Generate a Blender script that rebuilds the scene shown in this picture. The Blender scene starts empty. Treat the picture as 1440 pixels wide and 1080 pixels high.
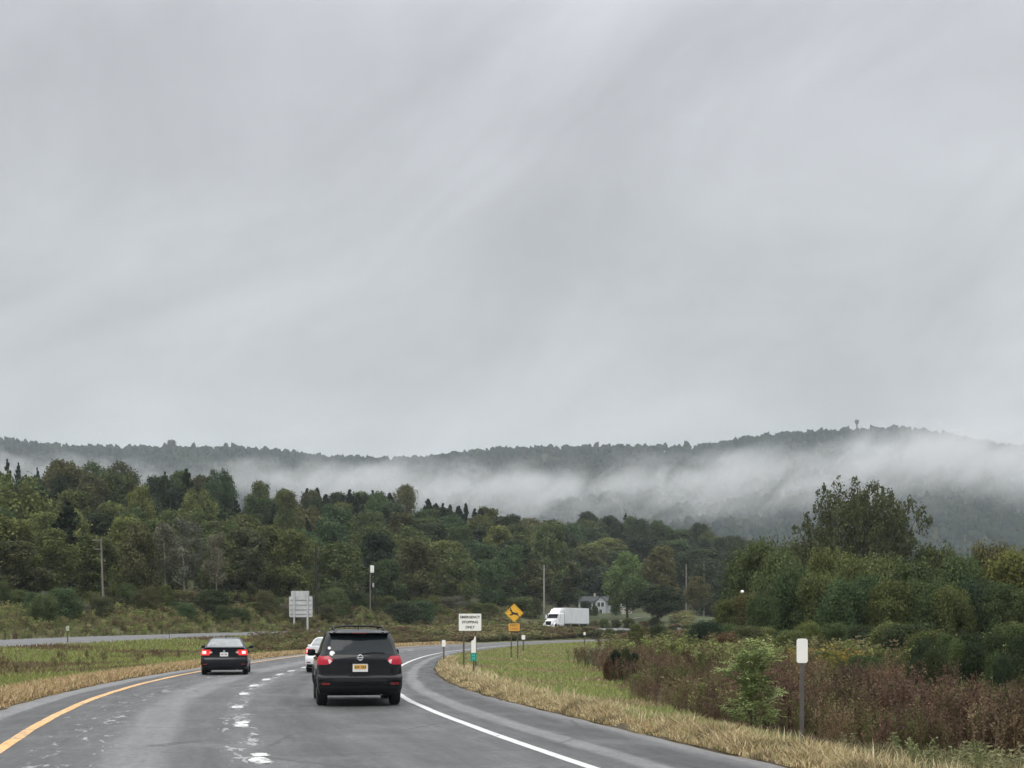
import bpy, bmesh, math, random
import numpy as np
from mathutils import Vector, Matrix

# ------------------------------------------------------------------ camera, sky, sun, exposure
scene = bpy.context.scene
COL = scene.collection
H_CAM = 1.75
cam_d = bpy.data.cameras.new("camera")
cam_d.sensor_width = 36.0
cam_d.lens = 47.5
cam_d.shift_y = 346.0 / 1440.0
cam_d.clip_start = 0.1
cam_d.clip_end = 12000.0
cam = bpy.data.objects.new("camera", cam_d)
cam.location = (0, 0, H_CAM)
cam.rotation_euler = (math.radians(90), 0, 0)
COL.objects.link(cam)
scene.camera = cam

SUN_EL, SUN_ROT = math.radians(52), math.radians(200)
world = bpy.data.worlds.new("World")
scene.world = world
world.use_nodes = True
wn, wl = world.node_tree.nodes, world.node_tree.links
wn.clear()


def W(kind, **kw):
    n = wn.new(kind)
    for k, v in kw.items():
        setattr(n, k, v)
    return n


w_out = W("ShaderNodeOutputWorld")
w_bg = W("ShaderNodeBackground")
w_bg.inputs[1].default_value = 0.1
w_sky = W("ShaderNodeTexSky", sky_type="NISHITA", sun_disc=False)
w_sky.sun_elevation = SUN_EL
w_sky.sun_rotation = SUN_ROT
w_tc = W("ShaderNodeTexCoord")
w_sep = W("ShaderNodeSeparateXYZ")
wl.new(w_tc.outputs["Generated"], w_sep.inputs[0])
# overcast deck: brightness by elevation (brightest overhead), cloud texture on a flat layer above
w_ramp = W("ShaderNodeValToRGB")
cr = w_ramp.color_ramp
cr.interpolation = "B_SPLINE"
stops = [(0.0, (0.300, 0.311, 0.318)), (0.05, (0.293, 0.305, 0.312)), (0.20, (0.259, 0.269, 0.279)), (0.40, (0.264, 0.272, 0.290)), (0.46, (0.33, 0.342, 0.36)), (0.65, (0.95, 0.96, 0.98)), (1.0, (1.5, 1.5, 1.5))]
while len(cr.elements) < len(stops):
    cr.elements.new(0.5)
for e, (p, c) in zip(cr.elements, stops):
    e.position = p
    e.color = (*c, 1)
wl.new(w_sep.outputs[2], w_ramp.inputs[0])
w_add = W("ShaderNodeMath", operation="MAXIMUM")
w_add.inputs[1].default_value = 0.0
wl.new(w_sep.outputs[2], w_add.inputs[0])
w_add2 = W("ShaderNodeMath", operation="ADD")
w_add2.inputs[1].default_value = 0.22
wl.new(w_add.outputs[0], w_add2.inputs[0])
w_div = W("ShaderNodeVectorMath", operation="DIVIDE")
w_cmb = W("ShaderNodeCombineXYZ")
for i in range(3):
    wl.new(w_add2.outputs[0], w_cmb.inputs[i])
wl.new(w_tc.outputs["Generated"], w_div.inputs[0])
wl.new(w_cmb.outputs[0], w_div.inputs[1])
w_map = W("ShaderNodeMapping")
w_map.inputs["Rotation"].default_value = (0, 0, math.radians(28))
w_map.inputs["Scale"].default_value = (0.75, 1.6, 1.0)
w_map.inputs["Location"].default_value = (3.2, 1.1, 0)
wl.new(w_div.outputs[0], w_map.inputs[0])
w_noise = W("ShaderNodeTexNoise")
w_noise.inputs["Scale"].default_value = 1.0
w_noise.inputs["Detail"].default_value = 7
w_noise.inputs["Roughness"].default_value = 0.52
w_noise.inputs["Distortion"].default_value = 0.55
wl.new(w_map.outputs[0], w_noise.inputs["Vector"])
w_mr = W("ShaderNodeMapRange")
w_mr.inputs[1].default_value = 0.36
w_mr.inputs[2].default_value = 0.64
w_mr.inputs[3].default_value = 1.80
w_mr.inputs[4].default_value = 2.40
# a second, ragged layer of scud: long torn streaks hanging across the view
w_map2 = W("ShaderNodeMapping")
w_rot = W("ShaderNodeMapping")
w_rot.inputs["Rotation"].default_value = (0, math.radians(30), 0)
wl.new(w_tc.outputs["Generated"], w_rot.inputs[0])
w_map2.inputs["Scale"].default_value = (2.0, 1.4, 4.2)
w_map2.inputs["Location"].default_value = (0.4, 2.0, 0.3)
wl.new(w_rot.outputs[0], w_map2.inputs[0])
w_noise2 = W("ShaderNodeTexNoise")
w_noise2.inputs["Scale"].default_value = 1.75
w_noise2.inputs["Detail"].default_value = 8
w_noise2.inputs["Roughness"].default_value = 0.60
w_noise2.inputs["Distortion"].default_value = 0.45
wl.new(w_map2.outputs[0], w_noise2.inputs["Vector"])
w_avg = W("ShaderNodeMix", data_type="FLOAT")
w_avg.inputs[0].default_value = 0.80
wl.new(w_noise.outputs["Fac"], w_avg.inputs[2])
wl.new(w_noise2.outputs["Fac"], w_avg.inputs[3])
wl.new(w_avg.outputs[0], w_mr.inputs[0])
w_mul = W("ShaderNodeVectorMath", operation="SCALE")
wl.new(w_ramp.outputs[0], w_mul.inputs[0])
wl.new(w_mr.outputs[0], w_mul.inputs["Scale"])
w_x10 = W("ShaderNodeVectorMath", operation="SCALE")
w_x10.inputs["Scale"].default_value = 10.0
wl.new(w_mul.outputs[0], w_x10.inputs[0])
w_mix = W("ShaderNodeMix", data_type="RGBA")
w_mix.inputs[0].default_value = 0.96          # nearly closed cloud deck over the clear-sky model
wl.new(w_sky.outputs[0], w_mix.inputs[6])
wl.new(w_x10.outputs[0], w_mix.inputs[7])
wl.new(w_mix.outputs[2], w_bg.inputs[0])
wl.new(w_bg.outputs[0], w_out.inputs[0])

sun_d = bpy.data.lights.new("sun", "SUN")
sun_d.energy = 1.5
sun_d.angle = math.radians(45)
sun_d.color = (1.0, 0.97, 0.92)
sun = bpy.data.objects.new("sun", sun_d)
sd = Vector((math.sin(SUN_ROT) * math.cos(SUN_EL), math.cos(SUN_ROT) * math.cos(SUN_EL), math.sin(SUN_EL)))
sun.rotation_euler = sd.to_track_quat("Z", "Y").to_euler()
COL.objects.link(sun)

scene.view_settings.view_transform = "Standard"
scene.view_settings.look = "None"
scene.view_settings.exposure = 0.0
scene.view_settings.gamma = 1.0
scene.render.engine = "CYCLES"
cy = scene.cycles
cy.max_bounces = 5
cy.diffuse_bounces = 2
cy.glossy_bounces = 2
cy.transmission_bounces = 3
cy.transparent_max_bounces = 6
cy.volume_bounces = 2
cy.volume_step_rate = 1.0
cy.use_denoising = True
cy.use_adaptive_sampling = True
cy.adaptive_threshold = 0.02
cy.sample_clamp_indirect = 4.0

F = 1900.0          # focal length in photograph pixels
HORIZON = 886.0


def ray(px):
    return (px - 720.0) / F


def zat(py, d):
    return H_CAM + (HORIZON - py) / F * d


rng = np.random.RandomState(7)
random.seed(7)


def sm(x):
    x = np.clip(x, 0, 1)
    return x * x * (3 - 2 * x)


# ------------------------------------------------------------------ roads: plan curves
def smooth_curve(pts, lo, hi, sigma):
    p = np.array(pts, float)
    g = np.arange(lo, hi + 1, 1.0)
    v = np.interp(g, p[:, 0], p[:, 1])
    # linear extrapolation at both ends
    s0 = (p[1, 1] - p[0, 1]) / (p[1, 0] - p[0, 0])
    s1 = (p[-1, 1] - p[-2, 1]) / (p[-1, 0] - p[-2, 0])
    v = np.where(g < p[0, 0], p[0, 1] + s0 * (g - p[0, 0]), v)
    v = np.where(g > p[-1, 0], p[-1, 1] + s1 * (g - p[-1, 0]), v)
    k = np.exp(-0.5 * (np.arange(-4 * sigma, 4 * sigma + 1) / sigma) ** 2)
    k /= k.sum()
    n = 4 * sigma
    pad = np.concatenate([v[0] + (v[1] - v[0]) * np.arange(-n, 0), v, v[-1] + (v[-1] - v[-2]) * np.arange(1, n + 1)])
    return g, np.convolve(pad, k, "valid")


_gw, _vw = smooth_curve([(0, 5.15), (17.3, 0.96), (22.2, -0.23), (30.5, -2.15), (40, -3.7), (52, -4.85), (70.7, -5.65), (90, -5.9), (107, -5.4), (151, -1.4), (196, 8.2), (237, 20), (302, 43), (360, 68)], -60, 460, 6)
_go, _vo = smooth_curve([(0, -51), (70, -50), (95, -47.8), (118, -44.7), (145, -39.6), (180, -29.6), (225, -11.5), (262, 9.5), (300, 34), (350, 70)], -60, 480, 8)
_gz, _vz = smooth_curve([(0, 0.0), (60, 0.05), (95, 0.3), (118, 0.5), (145, 0.9), (180, 1.32), (225, 1.69), (262, 1.95), (300, 2.1), (350, 2.2)], -60, 480, 8)


def xw(y):
    return np.interp(y, _gw, _vw)


def dxw(y):
    return np.interp(y, _gw, np.gradient(_vw))


def xo(y):
    return np.interp(y, _go, _vo)


def dxo(y):
    return np.interp(y, _go, np.gradient(_vo))


def zo(y):
    return np.interp(y, _gz, _vz)


def lat(x, y):
    return (x - xw(y)) / np.sqrt(1 + dxw(y) ** 2)


def lato(x, y):
    return (x - xo(y)) / np.sqrt(1 + dxo(y) ** 2)


def wr(y):      # right pavement edge, metres from the white line
    return np.interp(y, [0, 28, 45, 60, 75, 95, 115], [2.45, 2.4, 1.95, 1.65, 1.5, 1.6, 2.4])


def wleft(y):   # left pavement edge
    return np.interp(y, [0, 65, 100], [-9.2, -9.25, -9.6])


def o_yellow(y):
    return np.interp(y, [0, 20, 52, 100], [-7.6, -7.65, -8.1, -8.6])


def o_dash(y):
    return np.interp(y, [0, 20, 60], [-4.0, -4.05, -4.4])


BANK = 0.035

# ------------------------------------------------------------------ terrain
_t_dr = np.array([(-0.75, 62), (-0.55, 88), (-0.379, 118), (-0.276, 145), (-0.168, 180), (-0.053, 225), (0.038, 262), (0.113, 300), (0.2, 350), (0.4, 420)])
_SKY = [(-400, 640), (-150, 645), (0, 648), (40, 658), (73, 651), (130, 652), (181, 658), (207, 666), (244, 662), (329, 672), (365, 681), (435, 686), (465, 693), (510, 690), (565, 687), (590, 698), (640, 714), (655, 713), (690, 717), (727, 722), (767, 736), (785, 733), (828, 726), (880, 726), (925, 736), (983, 739), (1002, 751), (1036, 758), (1060, 765), (1140, 775), (1500, 780)]
_FT = [(-400, 745), (0, 742), (200, 745), (400, 752), (600, 772), (800, 788), (1000, 800), (1500, 800)]
_SKY = np.array([(ray(a), b) for a, b in _SKY])
_FT = np.array([(ray(a), b) for a, b in _FT])


def d_road(t):
    return np.interp(t, _t_dr[:, 0], _t_dr[:, 1])


def d_front(t):
    return d_road(t) + np.interp(t, [-0.4, -0.2, -0.05, 0.03, 0.048, 0.13, 0.18], [46, 34, 34, 58, 165, 120, 70])


def d_back(t):
    return d_front(t) + np.interp(t, [-0.4, -0.1, 0.05, 0.2], [170, 150, 130, 100])


def z_foot(t):
    return 1.75 + (886 - np.interp(t, [-0.4, -0.2, 0.0, 0.05, 0.1, 0.17], [862, 862, 862, 862, 862, 870])) / F * d_front(t)


def py_top(t, s):
    """canopy skyline row for layer fraction s (0 front row .. 1 crest)"""
    return np.interp(t, _FT[:, 0], _FT[:, 1]) * (1 - s) + np.interp(t, _SKY[:, 0], _SKY[:, 1]) * s


def tree_h(s):
    return 11.5 + 3.0 * s


def terrain(x, y):
    x = np.asarray(x, float)
    y = np.asarray(y, float)
    o = lat(x, y)
    oo = lato(x, y)
    oo_half = 5.9
    # between the two carriageways
    span = np.maximum((xw(y) - 9.6) - (xo(y) + oo_half), 4.0)
    q = ((xw(y) - 9.6) - x) / span
    z = zo(y) * sm(q)
    z = z - 0.35 * np.sin(np.clip(q, 0, 1) * math.pi) * (y < 150) * sm((150 - y) / 40)
    # right side: shallow ditch, then nearly level
    zr = -0.30 * sm((o - 3.0) / 4.5)
    zr = zr + np.interp(y, [0, 60, 110, 200, 300], [0, 0, 0.5, 0.9, 1.3]) * sm((o - 8) / 10)
    z = np.where(o > 0, zr, z)
    # on and beyond the other carriageway
    zb = zo(y) - BANK * oo
    z = np.where((oo < oo_half) & (oo > -oo_half - 0.5) & (y > 0), zb - 0.08, z)
    yy = np.maximum(y, 1.0)
    t = np.clip(x / yy, -0.75, 0.75)
    dr, df, db = d_road(t), d_front(t), d_back(t)
    zedge = np.interp(dr, _gz, _vz) + 0.1
    # pseudo distance along the ray beyond the other road
    zf = z_foot(t)
    emb = zedge + (zf - zedge) * sm((yy - dr - 8) / np.maximum(df - dr - 10, 5))
    s = np.clip((yy - df) / (db - df), 0, 1)
    ztop = H_CAM + (HORIZON - py_top(t, s)) / F * np.maximum(yy, df)
    ztop0 = H_CAM + (HORIZON - py_top(t, s * 0)) / F * df
    h0 = ztop0 - zf
    hill = ztop - (h0 + (tree_h(1.0) - h0) * sm(s * 2.5)) 
    hill = np.where(yy > db, hill - (yy - db) * 0.12, hill)
    zz = np.where(yy < df, emb, np.maximum(hill, 6.0))
    wt = sm((0.21 - t) / 0.05)
    zfar = np.interp(yy, [150, 350, 700, 1200], [0.9, 3.0, 8.0, 20.0])
    zz = zz * wt + zfar * (1 - wt)
    beyond = (oo < -oo_half - 0.5) & (y > 0)
    far_r = (y > 150) & (o > 0)
    z = np.where(beyond, np.where(yy > dr + 4, zz, zedge), z)
    # behind our own far road on the right side the level land simply continues
    z = np.where((y > 420) & (~beyond), zfar, z)
    z = np.where(yy > 700, zfar, z)
    return z


# ------------------------------------------------------------------ helpers: meshes, materials, tags
def tag(o, label=None, cat=None, group=None, kind=None):
    if label:
        o["label"] = label
    if cat:
        o["category"] = cat
    if group:
        o["group"] = group
    if kind:
        o["kind"] = kind
    return o


def link(name, me, mat=None, parent=None, loc=None):
    o = bpy.data.objects.new(name, me)
    COL.objects.link(o)
    if mat is not None and me is not None and not me.materials:
        me.materials.append(mat)
    if parent is not None:
        o.parent = parent
    if loc is not None:
        o.location = loc
    return o


def thing(name, label, cat, loc=(0, 0, 0), rz=0.0, group=None):
    o = bpy.data.objects.new(name, None)
    o.empty_display_size = 0.3
    COL.objects.link(o)
    o.location = loc
    o.rotation_euler = (0, 0, rz)
    return tag(o, label, cat, group)


def np_mesh(name, verts, faces, nper, attrs=None, smooth=False):
    """verts (n,3); faces flat index array; nper: vertices per face (int or array)"""
    me = bpy.data.meshes.new(name)
    verts = np.ascontiguousarray(verts, np.float32)
    faces = np.ascontiguousarray(faces, np.int32).ravel()
    if np.isscalar(nper):
        nf = len(faces) // nper
        tot = np.full(nf, nper, np.int32)
    else:
        tot = np.asarray(nper, np.int32)
        nf = len(tot)
    start = np.zeros(nf, np.int32)
    start[1:] = np.cumsum(tot)[:-1]
    me.vertices.add(len(verts))
    me.vertices.foreach_set("co", verts.ravel())
    me.loops.add(len(faces))
    me.loops.foreach_set("vertex_index", faces)
    me.polygons.add(nf)
    me.polygons.foreach_set("loop_start", start)
    me.polygons.foreach_set("loop_total", tot)
    if smooth:
        me.polygons.foreach_set("use_smooth", np.ones(nf, bool))
    for k, a in (attrs or {}).items():
        a = np.asarray(a, np.float32)
        if a.ndim == 1:
            at = me.attributes.new(k, "FLOAT", "POINT")
            at.data.foreach_set("value", a)
        else:
            at = me.attributes.new(k, "FLOAT_COLOR", "POINT")
            c = np.ones((len(a), 4), np.float32)
            c[:, :3] = a
            at.data.foreach_set("color", c.ravel())
    me.update(calc_edges=True)
    me.validate()
    return me


class MB:
    """collects simple solids into one mesh"""

    def __init__(s):
        s.v, s.f = [], []

    def add(s, v, f):
        b = len(s.v)
        s.v += [tuple(p) for p in v]
        s.f += [tuple(b + i for i in q) for q in f]
        return s

    def box(s, c, size, bev=0.0, rot=None):
        bm = bmesh.new()
        bmesh.ops.create_cube(bm, size=1.0)
        bmesh.ops.scale(bm, vec=size, verts=bm.verts)
        if bev > 0:
            bmesh.ops.bevel(bm, geom=bm.edges[:], offset=min(bev, 0.45 * min(size)), segments=2, affect="EDGES", profile=0.6)
        if rot is not None:
            bmesh.ops.rotate(bm, cent=(0, 0, 0), matrix=rot, verts=bm.verts)
        bmesh.ops.translate(bm, vec=c, verts=bm.verts)
        s.bm(bm)
        return s

    def bm(s, bm):
        bm.verts.index_update()
        s.add([v.co[:] for v in bm.verts], [[v.index for v in f.verts] for f in bm.faces])
        bm.free()

    def tube(s, pts, rad, n=8, cap=True):
        pts = [Vector(p) for p in pts]
        if not hasattr(rad, "__len__"):
            rad = [rad] * len(pts)
        b = len(s.v)
        for i, p in enumerate(pts):
            a = pts[max(i - 1, 0)]
            c = pts[min(i + 1, len(pts) - 1)]
            d = (c - a).normalized()
            u = d.orthogonal().normalized() if abs(d.z) < 0.9 else Vector((1, 0, 0)).cross(d).normalized()
            w = d.cross(u).normalized()
            for k in range(n):
                an = 2 * math.pi * k / n
                s.v.append(tuple(p + (u * math.cos(an) + w * math.sin(an)) * rad[i]))
        for i in range(len(pts) - 1):
            for k in range(n):
                s.f.append((b + i * n + k, b + i * n + (k + 1) % n, b + (i + 1) * n + (k + 1) % n, b + (i + 1) * n + k))
        if cap:
            s.f.append(tuple(b + k for k in reversed(range(n))))
            s.f.append(tuple(b + (len(pts) - 1) * n + k for k in range(n)))
        return s

    def prism(s, poly, y0, y1):
        """poly of (x, z) extruded along y from y0 to y1"""
        n = len(poly)
        b = len(s.v)
        s.v += [(x, y0, z) for x, z in poly] + [(x, y1, z) for x, z in poly]
        s.f.append(tuple(b + i for i in range(n)))
        s.f.append(tuple(b + n + i for i in reversed(range(n))))
        for i in range(n):
            j = (i + 1) % n
            s.f.append((b + j, b + i, b + n + i, b + n + j))
        return s

    def lathe_x(s, prof, n=28, cx=0.0, cy=0.0, cz=0.0):
        """prof of (x, r) revolved round the x axis"""
        b = len(s.v)
        for x, r in prof:
            for k in range(n):
                a = 2 * math.pi * k / n
                s.v.append((cx + x, cy + r * math.cos(a), cz + r * math.sin(a)))
        for i in range(len(prof) - 1):
            for k in range(n):
                s.f.append((b + i * n + k, b + i * n + (k + 1) % n, b + (i + 1) * n + (k + 1) % n, b + (i + 1) * n + k))
        s.f.append(tuple(b + k for k in range(n)))
        s.f.append(tuple(b + (len(prof) - 1) * n + k for k in reversed(range(n))))
        return s

    def build(s, name, mat, parent=None, smooth=False, loc=None):
        me = bpy.data.meshes.new(name)
        me.from_pydata(s.v, [], s.f)
        bm = bmesh.new()
        bm.from_mesh(me)
        bmesh.ops.recalc_face_normals(bm, faces=bm.faces)
        bm.to_mesh(me)
        bm.free()
        if smooth:
            me.polygons.foreach_set("use_smooth", [True] * len(me.polygons))
            if hasattr(me, "set_sharp_from_angle"):
                me.set_sharp_from_angle(angle=math.radians(40))
        return link(name, me, mat, parent, loc)


class NT:
    """a small node-tree writer"""

    def __init__(s, name):
        s.m = bpy.data.materials.new(name)
        s.m.use_nodes = True
        s.n, s.l = s.m.node_tree.nodes, s.m.node_tree.links
        s.n.clear()
        s.out = s.n.new("ShaderNodeOutputMaterial")

    def node(s, kind, ins=None, **kw):
        n = s.n.new(kind)
        for k, v in kw.items():
            setattr(n, k, v)
        for k, v in (ins or {}).items():
            if isinstance(v, bpy.types.NodeSocket):
                s.l.new(v, n.inputs[k])
            else:
                n.inputs[k].default_value = v
        return n

    def math(s, op, a, b=None, c=None, clamp=False):
        n = s.n.new("ShaderNodeMath")
        n.operation = op
        n.use_clamp = clamp
        for i, v in enumerate((a, b, c)):
            if v is None:
                continue
            if isinstance(v, bpy.types.NodeSocket):
                s.l.new(v, n.inputs[i])
            else:
                n.inputs[i].default_value = v
        return n.outputs[0]

    def rng(s, v, a, b, c=0.0, d=1.0, kind="LINEAR"):
        n = s.node("ShaderNodeMapRange", {0: v, 1: a, 2: b, 3: c, 4: d})
        n.interpolation_type = kind
        return n.outputs[0]

    def mix(s, f, a, b, mode="MIX"):
        n = s.n.new("ShaderNodeMix")
        n.data_type = "RGBA"
        n.blend_type = mode
        for k, v in ((0, f), (6, a), (7, b)):
            if isinstance(v, bpy.types.NodeSocket):
                s.l.new(v, n.inputs[k])
            elif k == 0:
                n.inputs[k].default_value = v
            else:
                n.inputs[k].default_value = (*v, 1) if len(v) == 3 else v
        return n.outputs[2]

    def noise(s, vec, scale, detail=4, rough=0.55, dist=0.0):
        n = s.node("ShaderNodeTexNoise", {"Scale": scale, "Detail": detail, "Roughness": rough, "Distortion": dist})
        if vec is not None:
            s.l.new(vec, n.inputs["Vector"])
        return n.outputs["Fac"]

    def attr(s, name, out="Fac"):
        n = s.node("ShaderNodeAttribute")
        n.attribute_name = name
        return n.outputs[out]

    def pos(s):
        return s.node("ShaderNodeNewGeometry").outputs["Position"]

    def obj(s):
        return s.node("ShaderNodeTexCoord").outputs["Object"]

    def done(s, shader):
        s.l.new(shader, s.out.inputs["Surface"])
        return s.m

    def principled(s, color, rough=0.6, normal=None, metallic=0.0, spec=0.5, coat=0.0, **ins):
        d = {"Base Color": color if isinstance(color, bpy.types.NodeSocket) else (*color, 1), "Roughness": rough, "Metallic": metallic, "Specular IOR Level": spec, "Coat Weight": coat}
        d.update(ins)
        n = s.node("ShaderNodeBsdfPrincipled", d)
        if normal is not None:
            s.l.new(normal, n.inputs["Normal"])
        return s.done(n.outputs[0])

    def bump(s, h, strength=0.3, dist=0.02):
        return s.node("ShaderNodeBump", {"Height": h, "Strength": strength, "Distance": dist}).outputs[0]


def plain(name, c, rough=0.6, var=0.12, scale=6.0, metallic=0.0, coat=0.0, spec=0.5, bump=0.0):
    """a plain surface with slight procedural unevenness"""
    t = NT(name)
    p = t.obj()
    nz = t.noise(p, scale, 5, 0.6)
    col = t.mix(t.rng(nz, 0.3, 0.7), tuple(v * (1 - var) for v in c), tuple(min(1, v * (1 + var)) for v in c))
    r = t.rng(nz, 0.3, 0.7, max(0.02, rough - 0.06), min(1, rough + 0.06))
    nrm = t.bump(nz, bump, 0.01) if bump else None
    return t.principled(col, r, nrm, metallic, spec, coat)


def glow(name, c, strength):
    t = NT(name)
    n = t.node("ShaderNodeBsdfPrincipled", {"Base Color": (*c, 1), "Roughness": 0.2, "Emission Color": (*c, 1), "Emission Strength": strength})
    return t.done(n.outputs[0])

# ------------------------------------------------------------------ GROUND
def axis(a, b, fine, grow, lim):
    v, out, st = 0.0, [0.0], fine
    while v < max(abs(a), abs(b)):
        if v > lim:
            st *= grow
        v += st
        out.append(v)
    out = np.array(out)
    return np.unique(np.concatenate([-out[out <= abs(a)], out[out <= b]]))


gx = axis(-760, 760, 0.5, 1.06, 26)
gy = np.concatenate([np.arange(-60, 8, 2.0), np.arange(8, 75, 0.5), np.arange(75, 180, 1.25), np.arange(180, 460, 3.0), np.arange(460, 1320, 12.0)])
GX, GY = np.meshgrid(gx, gy)
GZ = terrain(GX, GY)
Lo = lat(GX, GY)
Loo = lato(GX, GY)
# sink the sheet under the pavement so the road sheets lie clear above it
under = (Lo < wr(GY) + 0.12) & (Lo > wleft(GY) - 0.12) & (GY < 440)
GZ = np.where(under, -0.12, GZ)
micro = (rng.rand(*GX.shape) - 0.5) * 0.05
GZ = GZ + np.where(under | (np.abs(Loo) < 6.5), 0, micro)


def ground_colour(x, y, z):
    """what grows or lies there: straw verge, mown grass, brown weeds, forest floor (albedo)"""
    o, oo = lat(x, y), lato(x, y)
    n = len(x)
    j = rng.rand(n)
    green = np.array([0.15, 0.175, 0.058])
    straw = np.array([0.34, 0.27, 0.15])
    soil = np.array([0.055, 0.043, 0.032])
    brown = np.array([0.10, 0.07, 0.05])
    floor = np.array([0.035, 0.042, 0.018])
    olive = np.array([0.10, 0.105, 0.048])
    c = np.tile(olive, (n, 1))
    mid = (o < -9) & (oo > 5)
    c[mid] = green
    isl = (o > 2) & (o < 10)
    c[isl] = green
    weeds = (o > np.interp(y, [17, 23, 33, 50, 62, 175, 300], [3.8, 4.3, 6.0, 8.4, 9.2, 9.4, 8])) & (o > 0)
    c[weeds] = brown * (0.7 + 0.5 * j[weeds, None])
    far = (o > 8) & (y > 75)
    c[far] = olive * 0.7
    vr = (o > 0) & (o < wr(y) + 1.7) & (y < 90)
    c[vr] = straw * (0.7 + 0.5 * j[vr, None])
    vl = (o < 0) & (o > wleft(y) - 1.7) & (y < 125)
    c[vl] = straw * (0.7 + 0.5 * j[vl, None])
    ed = (np.abs(o - wr(y)) < 0.42) | (np.abs(o - wleft(y)) < 0.42)
    c[ed] = soil
    t = x / np.maximum(y, 1)
    lawn = (oo < -6) & (t > 0.02) & (t < 0.16) & (y > d_road(t) + 14)
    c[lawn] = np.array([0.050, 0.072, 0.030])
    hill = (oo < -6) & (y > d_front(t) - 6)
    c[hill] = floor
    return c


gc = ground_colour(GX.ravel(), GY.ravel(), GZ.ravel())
ny, nx = GX.shape
idx = np.arange(ny * nx).reshape(ny, nx)
quads = np.stack([idx[:-1, :-1], idx[:-1, 1:], idx[1:, 1:], idx[1:, :-1]], -1).reshape(-1, 4)
t = NT("ground_cover")
p = t.pos()
n1 = t.noise(p, 0.35, 6, 0.65)
n2 = t.noise(p, 4.0, 5, 0.7)
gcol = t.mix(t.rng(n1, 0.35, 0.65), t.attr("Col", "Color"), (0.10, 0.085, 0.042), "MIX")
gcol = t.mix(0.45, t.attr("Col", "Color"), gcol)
gcol = t.mix(t.rng(n2, 0.3, 0.7, 0.0, 0.55), gcol, t.mix(1.0, gcol, (0.55, 0.55, 0.5), "MULTIPLY"))
M_ground = t.principled(gcol, 0.95, t.bump(n2, 0.6, 0.08), spec=0.2)
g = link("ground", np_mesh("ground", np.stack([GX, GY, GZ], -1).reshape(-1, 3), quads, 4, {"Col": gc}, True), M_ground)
tag(g, kind="structure")


# ------------------------------------------------------------------ ROADS
def ribbon(name, ys, cf, dcf, offs_of, zf, mat):
    """sheet along a plan curve; offs_of(y) gives the row of lateral offsets"""
    V, A, B = [], [], []
    s = 0.0
    px_, py_ = None, None
    for y in ys:
        x0, sl = float(cf(y)), float(dcf(y))
        L = math.hypot(1, sl)
        if px_ is not None:
            s += math.hypot(x0 - px_, y - py_)
        px_, py_ = x0, y
        for o in offs_of(y):
            X, Y = x0 + o / L, y - o * sl / L
            V.append((X, Y, zf(o, y)))
            A.append(o)
            B.append(s)
    m = len(offs_of(ys[0]))
    n = len(ys)
    i = np.arange(n * m).reshape(n, m)
    q = np.stack([i[:-1, :-1], i[:-1, 1:], i[1:, 1:], i[1:, :-1]], -1).reshape(-1, 4)
    return link(name, np_mesh(name, V, q, 4, {"lat": np.array(A), "lon": np.array(B)}, True), mat)


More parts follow.
